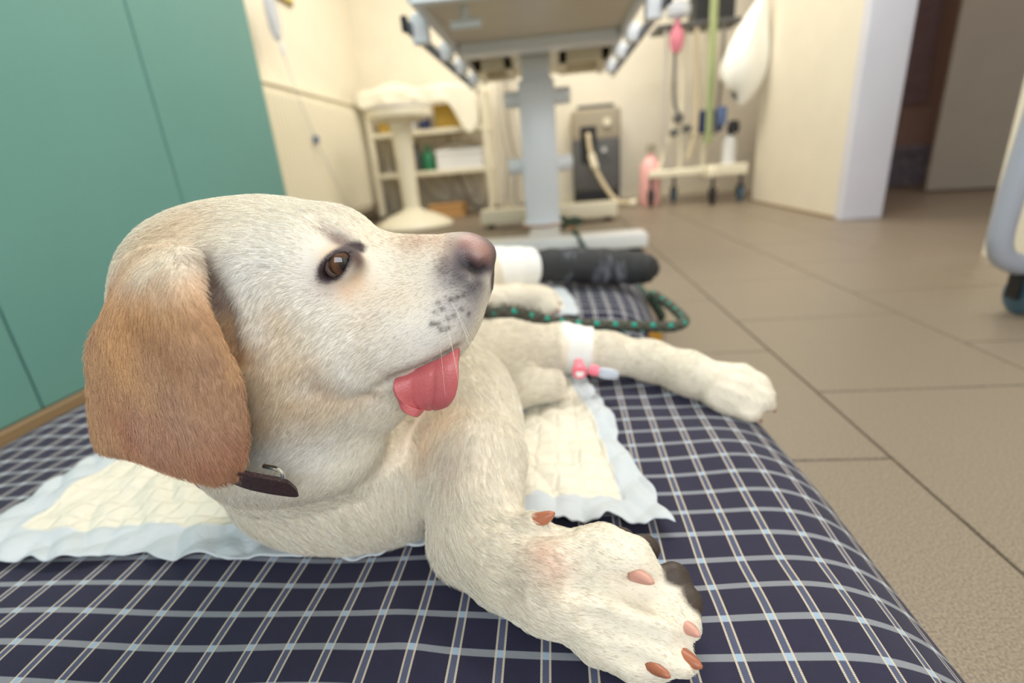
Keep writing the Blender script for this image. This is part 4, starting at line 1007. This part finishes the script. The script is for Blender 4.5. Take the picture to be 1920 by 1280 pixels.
    EA = lay(EA, near_any(Q, hline((380, 560), (412, 630), (440, 700)), .0040) * .6, c3(226, 184, 140))
    C = C * (1 - earw_c[:, None]) + EA * earw_c[:, None]
    ne = 1 - earw_c
    C = lay(C, near_any(Q, hl((440, 520), (460, 570), (480, 620)), .009) * .6 * ne, WHITE)
    C = lay(C, near_any(Q, hline((384, 512), (398, 545), (408, 575)), .0062) * .65 * ne, c3(160, 138, 146))  # purple-grey shadow inside the ear pocket, painted into the coat
    C = lay(C, near_any(Q, hl((436, 640), (448, 668), (430, 615)), .0085) * .7 * ne, c3(212, 166, 116))
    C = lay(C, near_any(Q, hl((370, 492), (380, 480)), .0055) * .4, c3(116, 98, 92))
    # chest and legs
    C = lay(C, near_any(V, hl((825, 780), (800, 815)), .016) * .5, c3(228, 184, 138))
    C = lay(C, near_any(V, hl((838, 880), (850, 850)), .010) * .35, c3(176, 160, 146))
    C = lay(C, near_any(V, hl((1018, 1040), (1030, 1060)), .009) * .5, c3(216, 166, 142))
    C = lay(C, near_any(V, hl((1000, 1090), (960, 1080)), .012) * .35, c3(186, 172, 156))
    for c, r in PADS:
        C = lay(C, padmask(V, c, r), c3(62, 50, 42))
    for tset in (FTOE, HTOE):
        for pts, rr in tset[1:3]: C = lay(C, near_any(V, [pts[-1] - np.array([-.004, 0, .006])], .006) * .7, c3(150, 110, 90))
    C = lay(C, near_any(V, hl((1130, 690), (1118, 675)), .010) * .45, c3(190, 150, 150))
    return C
def nosew(V):
    Q = np.abs(V[:, 1] - YM)
    d = np.minimum((((V[:, 0] + .0600) / .0235) ** 2 + (Q / .0235) ** 2 + ((V[:, 2] - .3700) / .0185) ** 2), (((V[:, 0] + .052) / .013) ** 2 + (Q / .0125) ** 2 + ((V[:, 2] - .355) / .014) ** 2))
    return np.clip((1.22 - d) / .45, 0, 1) * (V[:, 0] > -.081)
nz_w = nosew(V)
Cv = coat(V, earw_c, vnoise(V, 150))
QN = V.copy(); QN[:, 1] = YM - np.abs(V[:, 1] - YM)
NC = np.tile(c3(84, 74, 82), (len(V), 1))
NC = lay(NC, np.clip(near_any(QN, hl((890, 458), (902, 470), (880, 450)), .0072) * 1.1, 0, 1) * .85, c3(166, 122, 112))
NC = lay(NC, near_any(QN, hl((900, 490),), .004) * .6, c3(150, 116, 116))
NC = lay(NC, near_any(QN, hl((880, 500), (888, 512), (870, 495)), .0045) * .8, c3(46, 40, 48))
NC = lay(NC, near_any(QN, hline((906, 502), (898, 506), (888, 503), (879, 496)), .0026), c3(26, 22, 28))
Cv = Cv * (1 - nz_w[:, None]) + NC * nz_w[:, None]
padw = np.zeros(len(V))
for c, r in PADS: padw = np.maximum(padw, padmask(V, c, r))
eyew = np.clip(np.maximum(near_any(V, [EC + [0, -.009, 0]], .0062), near_any(V, [both(EC)[1] + [0, .009, 0]], .0062)) * 1.4, 0, 1)

# skin material
g = NT('dog_coat')
at = g.n('ShaderNodeAttribute'); at.attribute_name = 'coat'; g.l(at.outputs['Color'], g.b.inputs['Base Color'])
ag = g.n('ShaderNodeAttribute'); ag.attribute_name = 'bare'
g.l(g.math('SUBTRACT', 0.75, g.math('MULTIPLY', ag.outputs['Fac'], 0.32)), g.b.inputs['Roughness'])
vor = g.n('ShaderNodeTexVoronoi'); vor.inputs['Scale'].default_value = 900; tc = g.n('ShaderNodeTexCoord'); g.l(tc.outputs['Object'], vor.inputs['Vector'])
bp = g.n('ShaderNodeBump'); bp.inputs['Distance'].default_value = 0.0004; g.l(g.math('MULTIPLY', ag.outputs['Fac'], 0.5), bp.inputs['Strength']); g.l(vor.outputs['Distance'], bp.inputs['Height']); g.l(bp.outputs[0], g.b.inputs['Normal'])
M['coat'] = g.m
dog = empty('dog', (-0.2, 0.6, 0.115))
me = bpy.data.meshes.new('body')
me.vertices.add(len(V)); me.vertices.foreach_set('co', (V - np.array(dog.location)).astype(np.float32).ravel())
me.loops.add(Fq.size); me.loops.foreach_set('vertex_index', Fq.astype(np.int32).ravel())
me.polygons.add(len(Fq)); me.polygons.foreach_set('loop_start', (np.arange(len(Fq)) * 4).astype(np.int32))
me.update(calc_edges=True); me.validate(); me.shade_smooth()
a_ = me.attributes.new('coat', 'FLOAT_COLOR', 'POINT'); a_.data.foreach_set('color', np.concatenate([Cv, np.ones((len(V), 1))], 1).astype(np.float32).ravel())
a_ = me.attributes.new('bare', 'FLOAT', 'POINT'); a_.data.foreach_set('value', np.maximum(np.maximum(nz_w, padw * .6), eyew).astype(np.float32))
me.materials.append(M['coat'])
body = bpy.data.objects.new('body', me); COL.objects.link(body); body.parent = dog
tag(dog, 'cream yellow dog lying on the plaid cushion with head turned right and tongue out', 'dog')

# --- fur: short strands combed over the coat
tri = np.concatenate([Fq[:, [0, 1, 2]], Fq[:, [0, 2, 3]]])
ta = np.linalg.norm(np.cross(V[tri[:, 1]] - V[tri[:, 0]], V[tri[:, 2]] - V[tri[:, 0]]), axis=1) / 2
tc_ = V[tri].mean(1)
legq = lambda q: np.minimum(np.linalg.norm(q - E0, axis=1), np.linalg.norm(q - E1, axis=1)) < .062
head_t = (tc_[:, 1] < .42) & (tc_[:, 2] > .19) & (tc_[:, 0] < -.03) & ~legq(tc_)
facing = ((np.array([0, 0, H]) - tc_) * NV_[tri[:, 0]]).sum(1) > -0.08
bare_t = np.maximum(np.maximum(nz_w, padw * 1.2), eyew)[tri].mean(1)
dens = np.where(head_t, 3.0e6, np.interp(tc_[:, 1], [.40, .52, .72, .95], [1.5e6, 1.1e6, .5e6, .14e6])) * np.where(facing, 1.0, 0.12) * np.clip(1 - bare_t * 1.6, 0, 1)
dens = dens * np.where((tc_[:, 0] > P(1047, 652, z=.166)[0]) & (tc_[:, 0] < P(1108, 658, z=.16)[0]) & (tc_[:, 1] > .5) & (tc_[:, 1] < .8), 0.0, 1.0)
wgt = ta * dens; NH = int(min(wgt.sum(), 330000)); print('hairs', NH, wgt.sum())
ti = rng.choice(len(tri), NH, p=wgt / wgt.sum())
r1 = np.sqrt(rng.random(NH)); r2 = rng.random(NH); bc = np.stack([1 - r1, r1 * (1 - r2), r1 * r2], 1)
hp0 = (V[tri[ti]] * bc[..., None]).sum(1); hn_ = (NV_[tri[ti]] * bc[..., None]).sum(1); hn_ /= np.linalg.norm(hn_, axis=1)[:, None]
hc = (Cv[tri[ti]] * bc[..., None]).sum(1); he = (earw[tri[ti]] * bc).sum(1)
hd = (hp0[:, 1] < .42) & (hp0[:, 2] > .20) & ~legq(hp0)
# combing directions: guides in space
def hpv(a, b, w): return hp(b[0], b[1], w) - hp(a[0], a[1], w)
gd = []
for a, b, w in [((880, 560), (830, 590), .03), ((830, 470), (780, 468), .02), ((780, 600), (720, 625), .04), ((720, 460), (670, 445), .02), ((700, 560), (640, 590), .045), ((720, 700), (660, 735), .045), ((640, 640), (590, 690), .055), ((600, 440), (560, 410), .04), ((560, 500), (520, 490), .055), ((520, 420), (460, 410), .04), ((400, 400), (340, 420), .03), ((300, 440), (250, 490), .03), ((560, 620), (530, 690), .062), ((540, 760), (520, 830), .065), ((640, 760), (600, 820), .055), ((480, 700), (470, 780), .066), ((480, 560), (470, 600), .066), ((620, 850), (560, 880), .05), ((700, 780), (650, 820), .03)]:
    p = hp(a[0], a[1], w); q = hp(b[0], b[1], w); gd.append((p, (q - p) / np.linalg.norm(q - p)))
for p, d in [((-.2, .33, .18), (.55, -.2, -.5)), ((-.3, .36, .17), (-.3, -.2, -.6)), ((-.13, .40, .2), (.6, .0, -.7)), ((-.3, .7, .3), (-.2, 1, 0)), ((-.15, .7, .25), (.3, .9, -.2)), ((-.3, 1.1, .28), (0, 1, 0))]:
    d = np.array(d, float); gd.append((np.array(p), d / np.linalg.norm(d)))
def seg_guides(pts):
    for a, b in zip(pts[:-1], pts[1:]): d = np.array(b) - np.array(a); gd.append(((np.array(a) + np.array(b)) / 2, d / np.linalg.norm(d)))
seg_guides([E0, E1, E2, E3, M1, M2, M3])
for pts, _ in TOE + FTOE + HTOE: seg_guides(pts)
seg_guides(F)
gp = np.array([p for p, _ in gd]); gv = np.array([d for _, d in gd])
comb = np.zeros((NH, 3)); mir = hp0.copy(); flipm = (hp0[:, 1] > YM) & hd; mir[flipm, 1] = 2 * YM - mir[flipm, 1]
for a in range(0, NH, 40000):
    q = mir[a:a + 40000]; ww_ = 1 / (((q[:, None] - gp[None]) ** 2).sum(2) + 2e-4) ** 1.6
    comb[a:a + 40000] = (ww_ @ gv) / ww_.sum(1)[:, None]
comb[he > .5] = np.array([.12, -.1, -1.0]) + (mir[he > .5][:, [0]] + .27) * np.array([1.6, 0, 0])
comb[flipm, 1] *= -1
# soft swirls
sw = vnoise(hp0, 60)[:, None] - .5
comb = comb + 0.35 * np.cross(hn_, comb) * sw + rng.normal(0, .13, (NH, 3))
comb -= hn_ * (comb * hn_).sum(1)[:, None]; comb /= np.linalg.norm(comb, axis=1)[:, None] + 1e-9
Ln = np.where(hd, .0062, .0105) * rng.uniform(.6, 1.25, NH)
muz = np.clip((hp0[:, 0] + .15) / .07, 0, 1) * hd; Ln = Ln * (1 - .52 * muz)
Ln = np.where((~hd) & (hp0[:, 0] > -.07) & (hp0[:, 1] < .45), Ln * np.interp(hp0[:, 0], [-.07, .0, .03], [.85, .52, .36]), Ln)
Ln = np.where((~hd) & (hp0[:, 1] > .45), Ln * np.interp(hp0[:, 0], [-.05, .08, .2], [1, .7, .35]), Ln)
Ln = np.where(he > .5, .0058 * rng.uniform(.6, 1.3, NH), Ln)
Ln = np.where((~hd) & (hp0[:, 1] < .42) & (hp0[:, 0] < -.08), Ln * 1.35, Ln)
eyed = np.minimum(np.linalg.norm(hp0 - EC, axis=1), np.linalg.norm(hp0 - both(EC)[1], axis=1)); Ln = Ln * np.clip(.30 + (eyed - .012) / .04, .30, 1)
lift_ = rng.uniform(.16, .42, NH)[:, None]
d1 = comb * np.sqrt(1 - lift_ ** 2) + hn_ * lift_; d2 = comb * .97 + hn_ * (.10 - .25 * lift_)
root = hp0 - hn_ * .0004
p1 = root + d1 * (Ln * .4)[:, None]; p2 = p1 + (d1 * .4 + d2 * .6) * (Ln * .33)[:, None]; p3 = p2 + d2 * (Ln * .33)[:, None]
pts4 = np.stack([root, p1, p2, p3], 1)
val = rng.normal(0, 1, NH)
hcol = np.clip(hc * (1 + .17 * val[:, None]) * np.array([1.0, 1.0, 1.0]), 0, .93)
hcol = np.where((rng.random(NH) < .22)[:, None] & (he < .5)[:, None], np.clip(hcol * 1.14 + .03, 0, .93), hcol)
rad0 = np.where(hd, .00011, .00014) * np.interp(hp0[:, 1], [.42, .6, 1.0], [1.0, 1.6, 2.2])
def strands(name, P4, radius, color, m, parent):
    n, k = P4.shape[:2]
    hc_ = bpy.data.hair_curves.new(name); hc_.add_curves([k] * n)
    hc_.attributes['position'].data.foreach_set('vector', (P4 - np.array(wloc(parent))).astype(np.float32).ravel())
    ra = hc_.attributes.get('radius') or hc_.attributes.new('radius', 'FLOAT', 'POINT')
    ra.data.foreach_set('value', (radius[:, None] * np.linspace(1, .25, k)[None]).astype(np.float32).ravel())
    ca = hc_.attributes.new('coat', 'FLOAT_COLOR', 'POINT')
    cc = np.concatenate([color, np.ones((n, 1))], 1); ca.data.foreach_set('color', np.repeat(cc, k, 0).astype(np.float32).ravel())
    hc_.materials.append(m)
    o = bpy.data.objects.new(name, hc_); COL.objects.link(o); o.parent = parent; return o
g = NT('fur'); at = g.n('ShaderNodeAttribute'); at.attribute_name = 'coat'; g.l(at.outputs['Color'], g.b.inputs['Base Color'])
g.b.inputs['Roughness'].default_value = 0.6; g.b.inputs['Specular IOR Level'].default_value = 0.25
fur = strands('fur', pts4, rad0, hcol, g.m, dog); tag(fur, kind='stuff')
# whiskers
wp = []
for (a, b, dx, dz) in [(830, 580, .012, -.026), (846, 565, .02, -.022), (822, 607, .006, -.03), (858, 590, .018, -.03), (840, 612, .01, -.034)]:
    p = hp(a, b, .039); q = p + np.array([dx, -.03, dz]); t = np.linspace(0, 1, 5)[:, None]; wp.append(p + (q - p) * t + np.array([0, 0, -.008]) * t ** 2)
wk = strands('whisker', np.array(wp), np.full(len(wp), .00009), np.tile(c3(235, 230, 220), (len(wp), 1)), g.m, dog); tag(wk, kind='stuff')

# --- eyes
g = NT('eye'); tc = g.n('ShaderNodeTexCoord')
gr = g.n('ShaderNodeTexGradient'); gr.gradient_type = 'SPHERICAL'
sx = g.n('ShaderNodeSeparateXYZ'); g.l(tc.outputs['Object'], sx.inputs[0])
ang = g.math('ARCCOSINE', g.math('DIVIDE', sx.outputs[2], ER))
rp = g.n('ShaderNodeValToRGB'); cr = rp.color_ramp; cr.interpolation = 'LINEAR'
cr.elements[0].position = 0.0; cr.elements[0].color = srgb(14, 10, 10); cr.elements[1].position = 1.0; cr.elements[1].color = srgb(120, 100, 94)
for p_, c_ in ((.22, (16, 12, 12)), (.26, (64, 38, 24)), (.46, (92, 58, 36)), (.56, (44, 28, 20)), (.60, (30, 20, 18)), (.70, (104, 84, 78))):
    e = cr.elements.new(p_); e.color = srgb(*c_)
g.l(g.math('DIVIDE', ang, 1.5708), rp.inputs[0]); g.l(rp.outputs[0], g.b.inputs['Base Color'])
g.b.inputs['Roughness'].default_value = 0.06; g.b.inputs['Coat Weight'].default_value = 0.6
for c in both(EC):
    s_ = -1 if c[1] < YM else 1
    bm = bmesh.new(); bmesh.ops.create_uvsphere(bm, u_segments=40, v_segments=24, radius=ER)
    e_ = bpy.data.meshes.new('eye'); bm.to_mesh(e_); bm.free(); e_.shade_smooth(); e_.materials.append(g.m)
    o = bpy.data.objects.new('eye', e_); COL.objects.link(o); o.parent = dog; o.location = Vector(c) - dog.location
    o.rotation_euler = Vector((.62, s_ * .75, .02)).to_track_quat('Z', 'Y').to_euler()
    o['label'] = 'brown eye'
# --- tongue
tw = [[(860, 648), (836, 664), (800, 681), (768, 695), (741, 705)],
      [(860, 676), (837, 686), (803, 700), (767, 710), (737, 716)],
      [(861, 706), (839, 715), (805, 727), (769, 731), (738, 730)],
      [(857, 735), (837, 744), (807, 752), (773, 751), (745, 745)],
      [(850, 751), (833, 760), (808, 764), (782, 763), (759, 757)],
      [(840, 763), (828, 768), (812, 771), (798, 770), (784, 767)]]
wws = [.034, .042, .045, .045, .043, .040]
ctl = [[hp(a, b, wz + .0030 * math.sin(j * 1.35 + .3 * i) + .0012 * j) for j, (a, b) in enumerate(row)] for i, (row, wz) in enumerate(zip(tw, wws))]
TG = bspl(ctl, 40, 36)
g = NT('tongue'); tc = g.n('ShaderNodeTexCoord'); vor = g.n('ShaderNodeTexVoronoi'); vor.inputs['Scale'].default_value = 750; g.l(tc.outputs['Object'], vor.inputs['Vector'])
nz = g.n('ShaderNodeTexNoise'); nz.inputs['Scale'].default_value = 60; g.l(tc.outputs['Object'], nz.inputs['Vector'])
g.l(g.mix(nz.outputs['Fac'], srgb(184, 88, 94), srgb(204, 114, 114)), g.b.inputs['Base Color'])
g.b.inputs['Roughness'].default_value = .42; g.b.inputs['Subsurface Weight'].default_value = .25; g.b.inputs['Subsurface Radius'].default_value = (.006, .002, .0015)
bp = g.n('ShaderNodeBump'); bp.inputs['Strength'].default_value = .35; bp.inputs['Distance'].default_value = .0005; g.l(vor.outputs['Distance'], bp.inputs['Height']); g.l(bp.outputs[0], g.b.inputs['Normal'])
m_, n_ = TG.shape[:2]
jj = np.linspace(0, 1, n_)[None, :]; ii = np.linspace(0, 1, m_)[:, None]
groove = -.0022 * np.exp(-((jj - .42 - .12 * ii) / .03) ** 2) * np.clip(ii * 2, 0, 1) - .0016 * np.exp(-((jj - .72 - .1 * ii) / .03) ** 2) * np.clip(ii * 2 - .3, 0, 1)
TG = TG.copy(); TG[..., 1] -= groove
mb = MB(); mb.sheet(TG, -.0058 if np.cross(TG[0, 1] - TG[0, 0], TG[1, 0] - TG[0, 0])[1] > 0 else .0058)
to = mb.build('tongue', g.m, dog, smooth=179)
ms = to.modifiers.new('smooth', 'SUBSURF'); ms.levels = 1; ms.render_levels = 1
to['label'] = 'pink tongue hanging out of the mouth'

# --- claws
def claw(p, d, L, r, m='claw', up=(0, 0, -1)):
    p = np.array(p, float); d = np.array(d, float); d /= np.linalg.norm(d); u = np.array(up, float)
    t = np.linspace(0, 1, 9)[:, None]; pts = p - d * .004 + d * L * t + u * L * .35 * t ** 2
    MB().tube(pts, r * np.sqrt(np.clip(1.02 - np.linspace(0, 1, 9) ** 1.6, .03, 1)), n=10).build('claw', m, dog, smooth=179)
M['claw'] = mat('claw_pink', srgb(204, 150, 134), .4, var=.12, nscale=90)
M['claw_brown'] = mat('claw_brown', srgb(168, 102, 74), .38, var=.15, nscale=90)
for (sx_, sy_), (ex_, ey_), m_c, r_c in (((1196, 1078), (1236, 1094), 'claw', .0048), ((1284, 1172), (1314, 1190), 'claw', .0048), ((1284, 1232), (1322, 1252), 'claw_brown', .0052), ((1226, 1250), (1254, 1266), 'claw_brown', .0044)):
    p = hs(sx_, sy_, .12, .45); claw(p + np.array([0, .002, -.002]), P(ex_, ey_, z=p[2] + .003) - p, .016, r_c, m_c, up=(0, 0, -.2))
for pts, rr in FTOE + HTOE:
    d = pts[-1] - pts[-2]; claw(pts[-1] + d / np.linalg.norm(d) * rr[-1] * .6, d, .012, .0042, 'claw_brown')
claw(DW + np.array([.004, 0, .003]), P(1036, 968, z=.196) - DW, .021, .0062, 'claw_brown', up=(0, 0, .15))

# ------------------------------------------------------------------ collar
cl = empty('dog_collar', (-.245, .37, .20))
cc_ = np.array([-.246, .366, .206]); a = np.linspace(0, 2 * np.pi, 73)
ringp = np.stack([cc_[0] + .064 * np.cos(a), cc_[1] + .070 * np.sin(a), cc_[2] + .008 + .004 * np.cos(a) - .012 * np.sin(a)], 1)
def strap_mesh(pts, half, th):
    pts = np.asarray(pts); T = np.gradient(pts, axis=0); T /= np.linalg.norm(T, axis=1)[:, None]
    up = np.array([0, 0, 1.0]) - T * T[:, [2]]; up /= np.linalg.norm(up, axis=1)[:, None]
    G_ = np.stack([pts + up * (half * s_)[:, None] for s_ in np.linspace(-1, 1, 5)[:, None] * np.ones((1, len(pts)))], 1)
    return G_
Gc = strap_mesh(ringp, .0105, .004)
mb = MB(); mb.sheet(Gc, .004); mb.build('strap', 'collar', cl, smooth=60)
q0 = hp(446, 884, .086)
tongue_pts = bez([hp(418, 878, .083), hp(455, 893, .087), hp(500, 903, .088), hp(540, 910, .084), hp(556, 914, .081)], 24)
hl = .0092 * np.sqrt(np.clip(1 - np.linspace(-1.0, 1, len(tongue_pts)).clip(0, 1) ** 4, .03, 1))
T = np.gradient(tongue_pts, axis=0); T /= np.linalg.norm(T, axis=1)[:, None]
G_ = np.stack([tongue_pts + np.array([0, -.35, .92]) * (hl * s_)[:, None] for s_ in np.linspace(-1, 1, 5)[:, None] * np.ones((1, len(tongue_pts)))], 1)
mb = MB(); mb.sheet(G_, .0032); mb.build('strap_end', 'collar', cl, smooth=60)
kp = hp(512, 893, .083)
MB().tube(bez([kp + [-.004, 0, -.008], kp + [.006, -.003, -.006], kp + [.008, -.003, .006], kp + [-.004, 0, .008]], 24), .0016, n=8).build('keeper_ring', 'chrome', cl)
tag(cl, 'dark brown leather collar under the ear of the dog', 'collar')

# ------------------------------------------------------------------ bandages
def wrap(name, pts, rs, m, label, cat, amp=.0012, n=28, ends=True, steps=60):
    pts = bez(pts, steps); rs = np.interp(np.linspace(0, 1, len(pts)), np.linspace(0, 1, len(rs)), rs)
    T = np.gradient(pts, axis=0); T /= np.linalg.norm(T, axis=1)[:, None]; rows = []
    u = np.cross(T[0], [0, 0, 1.0]); u /= np.linalg.norm(u)
    for i in range(len(pts)):
        u = u - T[i] * (u @ T[i]); u /= np.linalg.norm(u); v_ = np.cross(T[i], u)
        aa = np.linspace(0, 2 * np.pi, n + 1)
        r_ = rs[i] + amp * np.sin(i * .9 + aa) + amp * .5 * np.sin(3 * aa + i * .37)
        r_[-1] = r_[0]
        rows.append(pts[i] + np.cos(aa)[:, None] * r_[:, None] * u + np.sin(aa)[:, None] * r_[:, None] * v_)
    mb = MB(); mb.grid(rows); k = len(mb.v) ; nn_ = n + 1
    mb.add([rows[0].mean(0)] + list(rows[0]), [(0, i + 1, i + 2) for i in range(n)]); mb.add([rows[-1].mean(0)] + list(rows[-1]), [(0, i + 2, i + 1) for i in range(n)])
    return tag(mb.build(name, m, None, smooth=50), label, cat)
wrap('splint_bandage', [P(985, 500, z=.187), P(1040, 497, z=.185), P(1130, 499, z=.178), P(1190, 502, z=.170), P(1222, 504, z=.166), P(1236, 505, z=.165)], [.036, .041, .043, .040, .032, .008], 'blackwrap', 'thick black bandage wrapped round the hind leg of the dog', 'bandage', amp=.0012)
wrap('leg_bandage', [P(900, 510, z=.196), P(945, 505, z=.193), P(996, 500, z=.187)], [.060, .054, .047], 'tape', 'white bandage round the upper hind leg above the black wrap', 'bandage', amp=.0008, steps=24)
ivc = empty('catheter', P(1090, 690, z=.15))
def wrap_part(pts, rs, par):
    o = wrap('tape_wrap', pts, rs, 'tape', None, None, amp=.0006, steps=20); 
    o.parent = par; o.location = o.location - par.location; o['label'] = 'white adhesive tape'; return o
wrap_part([P(1050, 652, z=.166), P(1078, 655, z=.163), P(1108, 658, z=.160)], [.0395, .0375, .0345], ivc)
hb = P(1086, 690, y=P(1086, 690, z=.155)[1] - .030)
def along(p, q, prof_, m, nm):
    p = np.array(p); q = np.array(q); t = np.array([a for a, _ in prof_])[:, None]
    MB().tube(p + (q - p) * t, [b for _, b in prof_], n=16).build(nm, m, ivc)
along(hb + [0, .012, .004], hb + [0, -.012, -.002], [(0, .006), (.5, .0075), (.7, .010), (1, .0095)], 'hubpink', 'injection_port')
along(hb + [0, -.0122, -.002], hb + [0, -.0126, -.002], [(0, .0052), (1, .0048)], 'tape', 'port_cap')
h2 = hb + np.array([.014, 0, -.002])
along(h2, h2 + [.012, -.004, -.003], [(0, .007), (.5, .0075), (1, .006)], 'hubpink', 'hub')
along(h2 + [.012, -.004, -.003], h2 + [.036, -.010, -.006], [(0, .0065), (.4, .0075), (.8, .0065), (1, .005)], 'clear', 'clear_cap')
tag(ivc, 'intravenous catheter with pink port and white tape on the foreleg', 'catheter')

# ------------------------------------------------------------------ rope leash
def top_z(x, y):
    k = np.nonzero(D[np.searchsorted(gx, x), np.searchsorted(gy, y)] < 0)[0]; return gz[k[-1]] if len(k) else 0.13
rp = [(x_, y_, top_z(x_, y_) + .010) for x_, y_ in ((-.225, .455), (-.20, .50), (-.175, .545), (-.15, .585), (-.125, .615), (-.10, .64))]
rp += [P(900, 594, y=.66), P(950, 586, y=.69), P(1000, 596, y=.73), P(1060, 606, y=.78), P(1140, 610, y=.82), P(1220, 612, y=.85), P(1262, 612, y=.87), P(1282, 604, y=.90), P(1277, 592, y=.95), P(1252, 570, y=1.03), P(1222, 553, y=1.12)]
rp = [np.array(p) for p in rp]
rp += [np.array([.275, 1.30, .012]), np.array([.27, 1.6, .012]), np.array([.25, 1.95, .012]), np.array([.16, 2.15, .012]), np.array([.12, 2.25, .06]), np.array([.10, 2.35, .098]), np.array([.09, 2.50, .085])]
rp = bez(rp, 360); mb = MB(); mb.tube(rp, .0100, n=14)
ls = empty('rope_leash', (0.1, .85, 0)); o = mb.build('rope', 'rope', ls, smooth=179)
# UV along the rope
me = o.data; ul = me.uv_layers.new(name='rope'); li = np.empty(len(me.loops), np.int32); me.loops.foreach_get('vertex_index', li)
arc = np.concatenate([[0], np.cumsum(np.linalg.norm(np.diff(rp, axis=0), axis=1))])
uu_ = np.stack([np.repeat(arc, 14), np.tile(np.arange(14) / 14, len(rp))], 1)[li]
ls_ = np.empty(len(me.polygons), np.int32); me.polygons.foreach_get('loop_start', ls_)
for s0, p in zip(ls_, me.polygons):
    if p.loop_total == 4:
        v_ = uu_[s0:s0 + 4, 1]
        if v_.max() - v_.min() > .5: uu_[s0:s0 + 4, 1] = np.where(v_ < .5, v_ + 1, v_)
ul.data.foreach_set('uv', uu_.astype(np.float32).ravel())
# frayed thicker stretch and the knot tied at the table foot
fz = rp[(arc > .16) & (arc < .40)][::1]; nn = len(fz) * 15
fr = fz[rng.integers(0, len(fz), nn)] + rng.normal(0, .0008, (nn, 3)); dr3 = rng.normal(0, 1, (nn, 3)); dr3 /= np.linalg.norm(dr3, axis=1)[:, None]
t = np.linspace(0, 1, 4)[None, :, None]; P4 = fr[:, None] + dr3[:, None] * (.0085 + .010 * t) + rng.normal(0, .0015, (nn, 4, 3)) * t
tag(strands('fray', P4, np.full(nn, .0004), np.tile(c3(78, 74, 66), (nn, 1)), bpy.data.materials['fur'], ls), kind='stuff')
kn = np.array([.085, 2.56, .115]); tt = np.linspace(0, 2 * np.pi * 2, 90)
MB().tube(np.stack([kn[0] + (.040 + .012 * np.cos(1.5 * tt)) * np.cos(tt), kn[1] + .035 * np.sin(tt), kn[2] + .018 * np.sin(1.5 * tt) + .004 * tt / 3], 1), .012, n=10).build('knot', mat('rope_dark', srgb(66, 78, 64), .85, var=.3, nscale=120), ls)
tag(ls, 'dark braided rope leash with turquoise flecks lying across the cushion', 'leash')
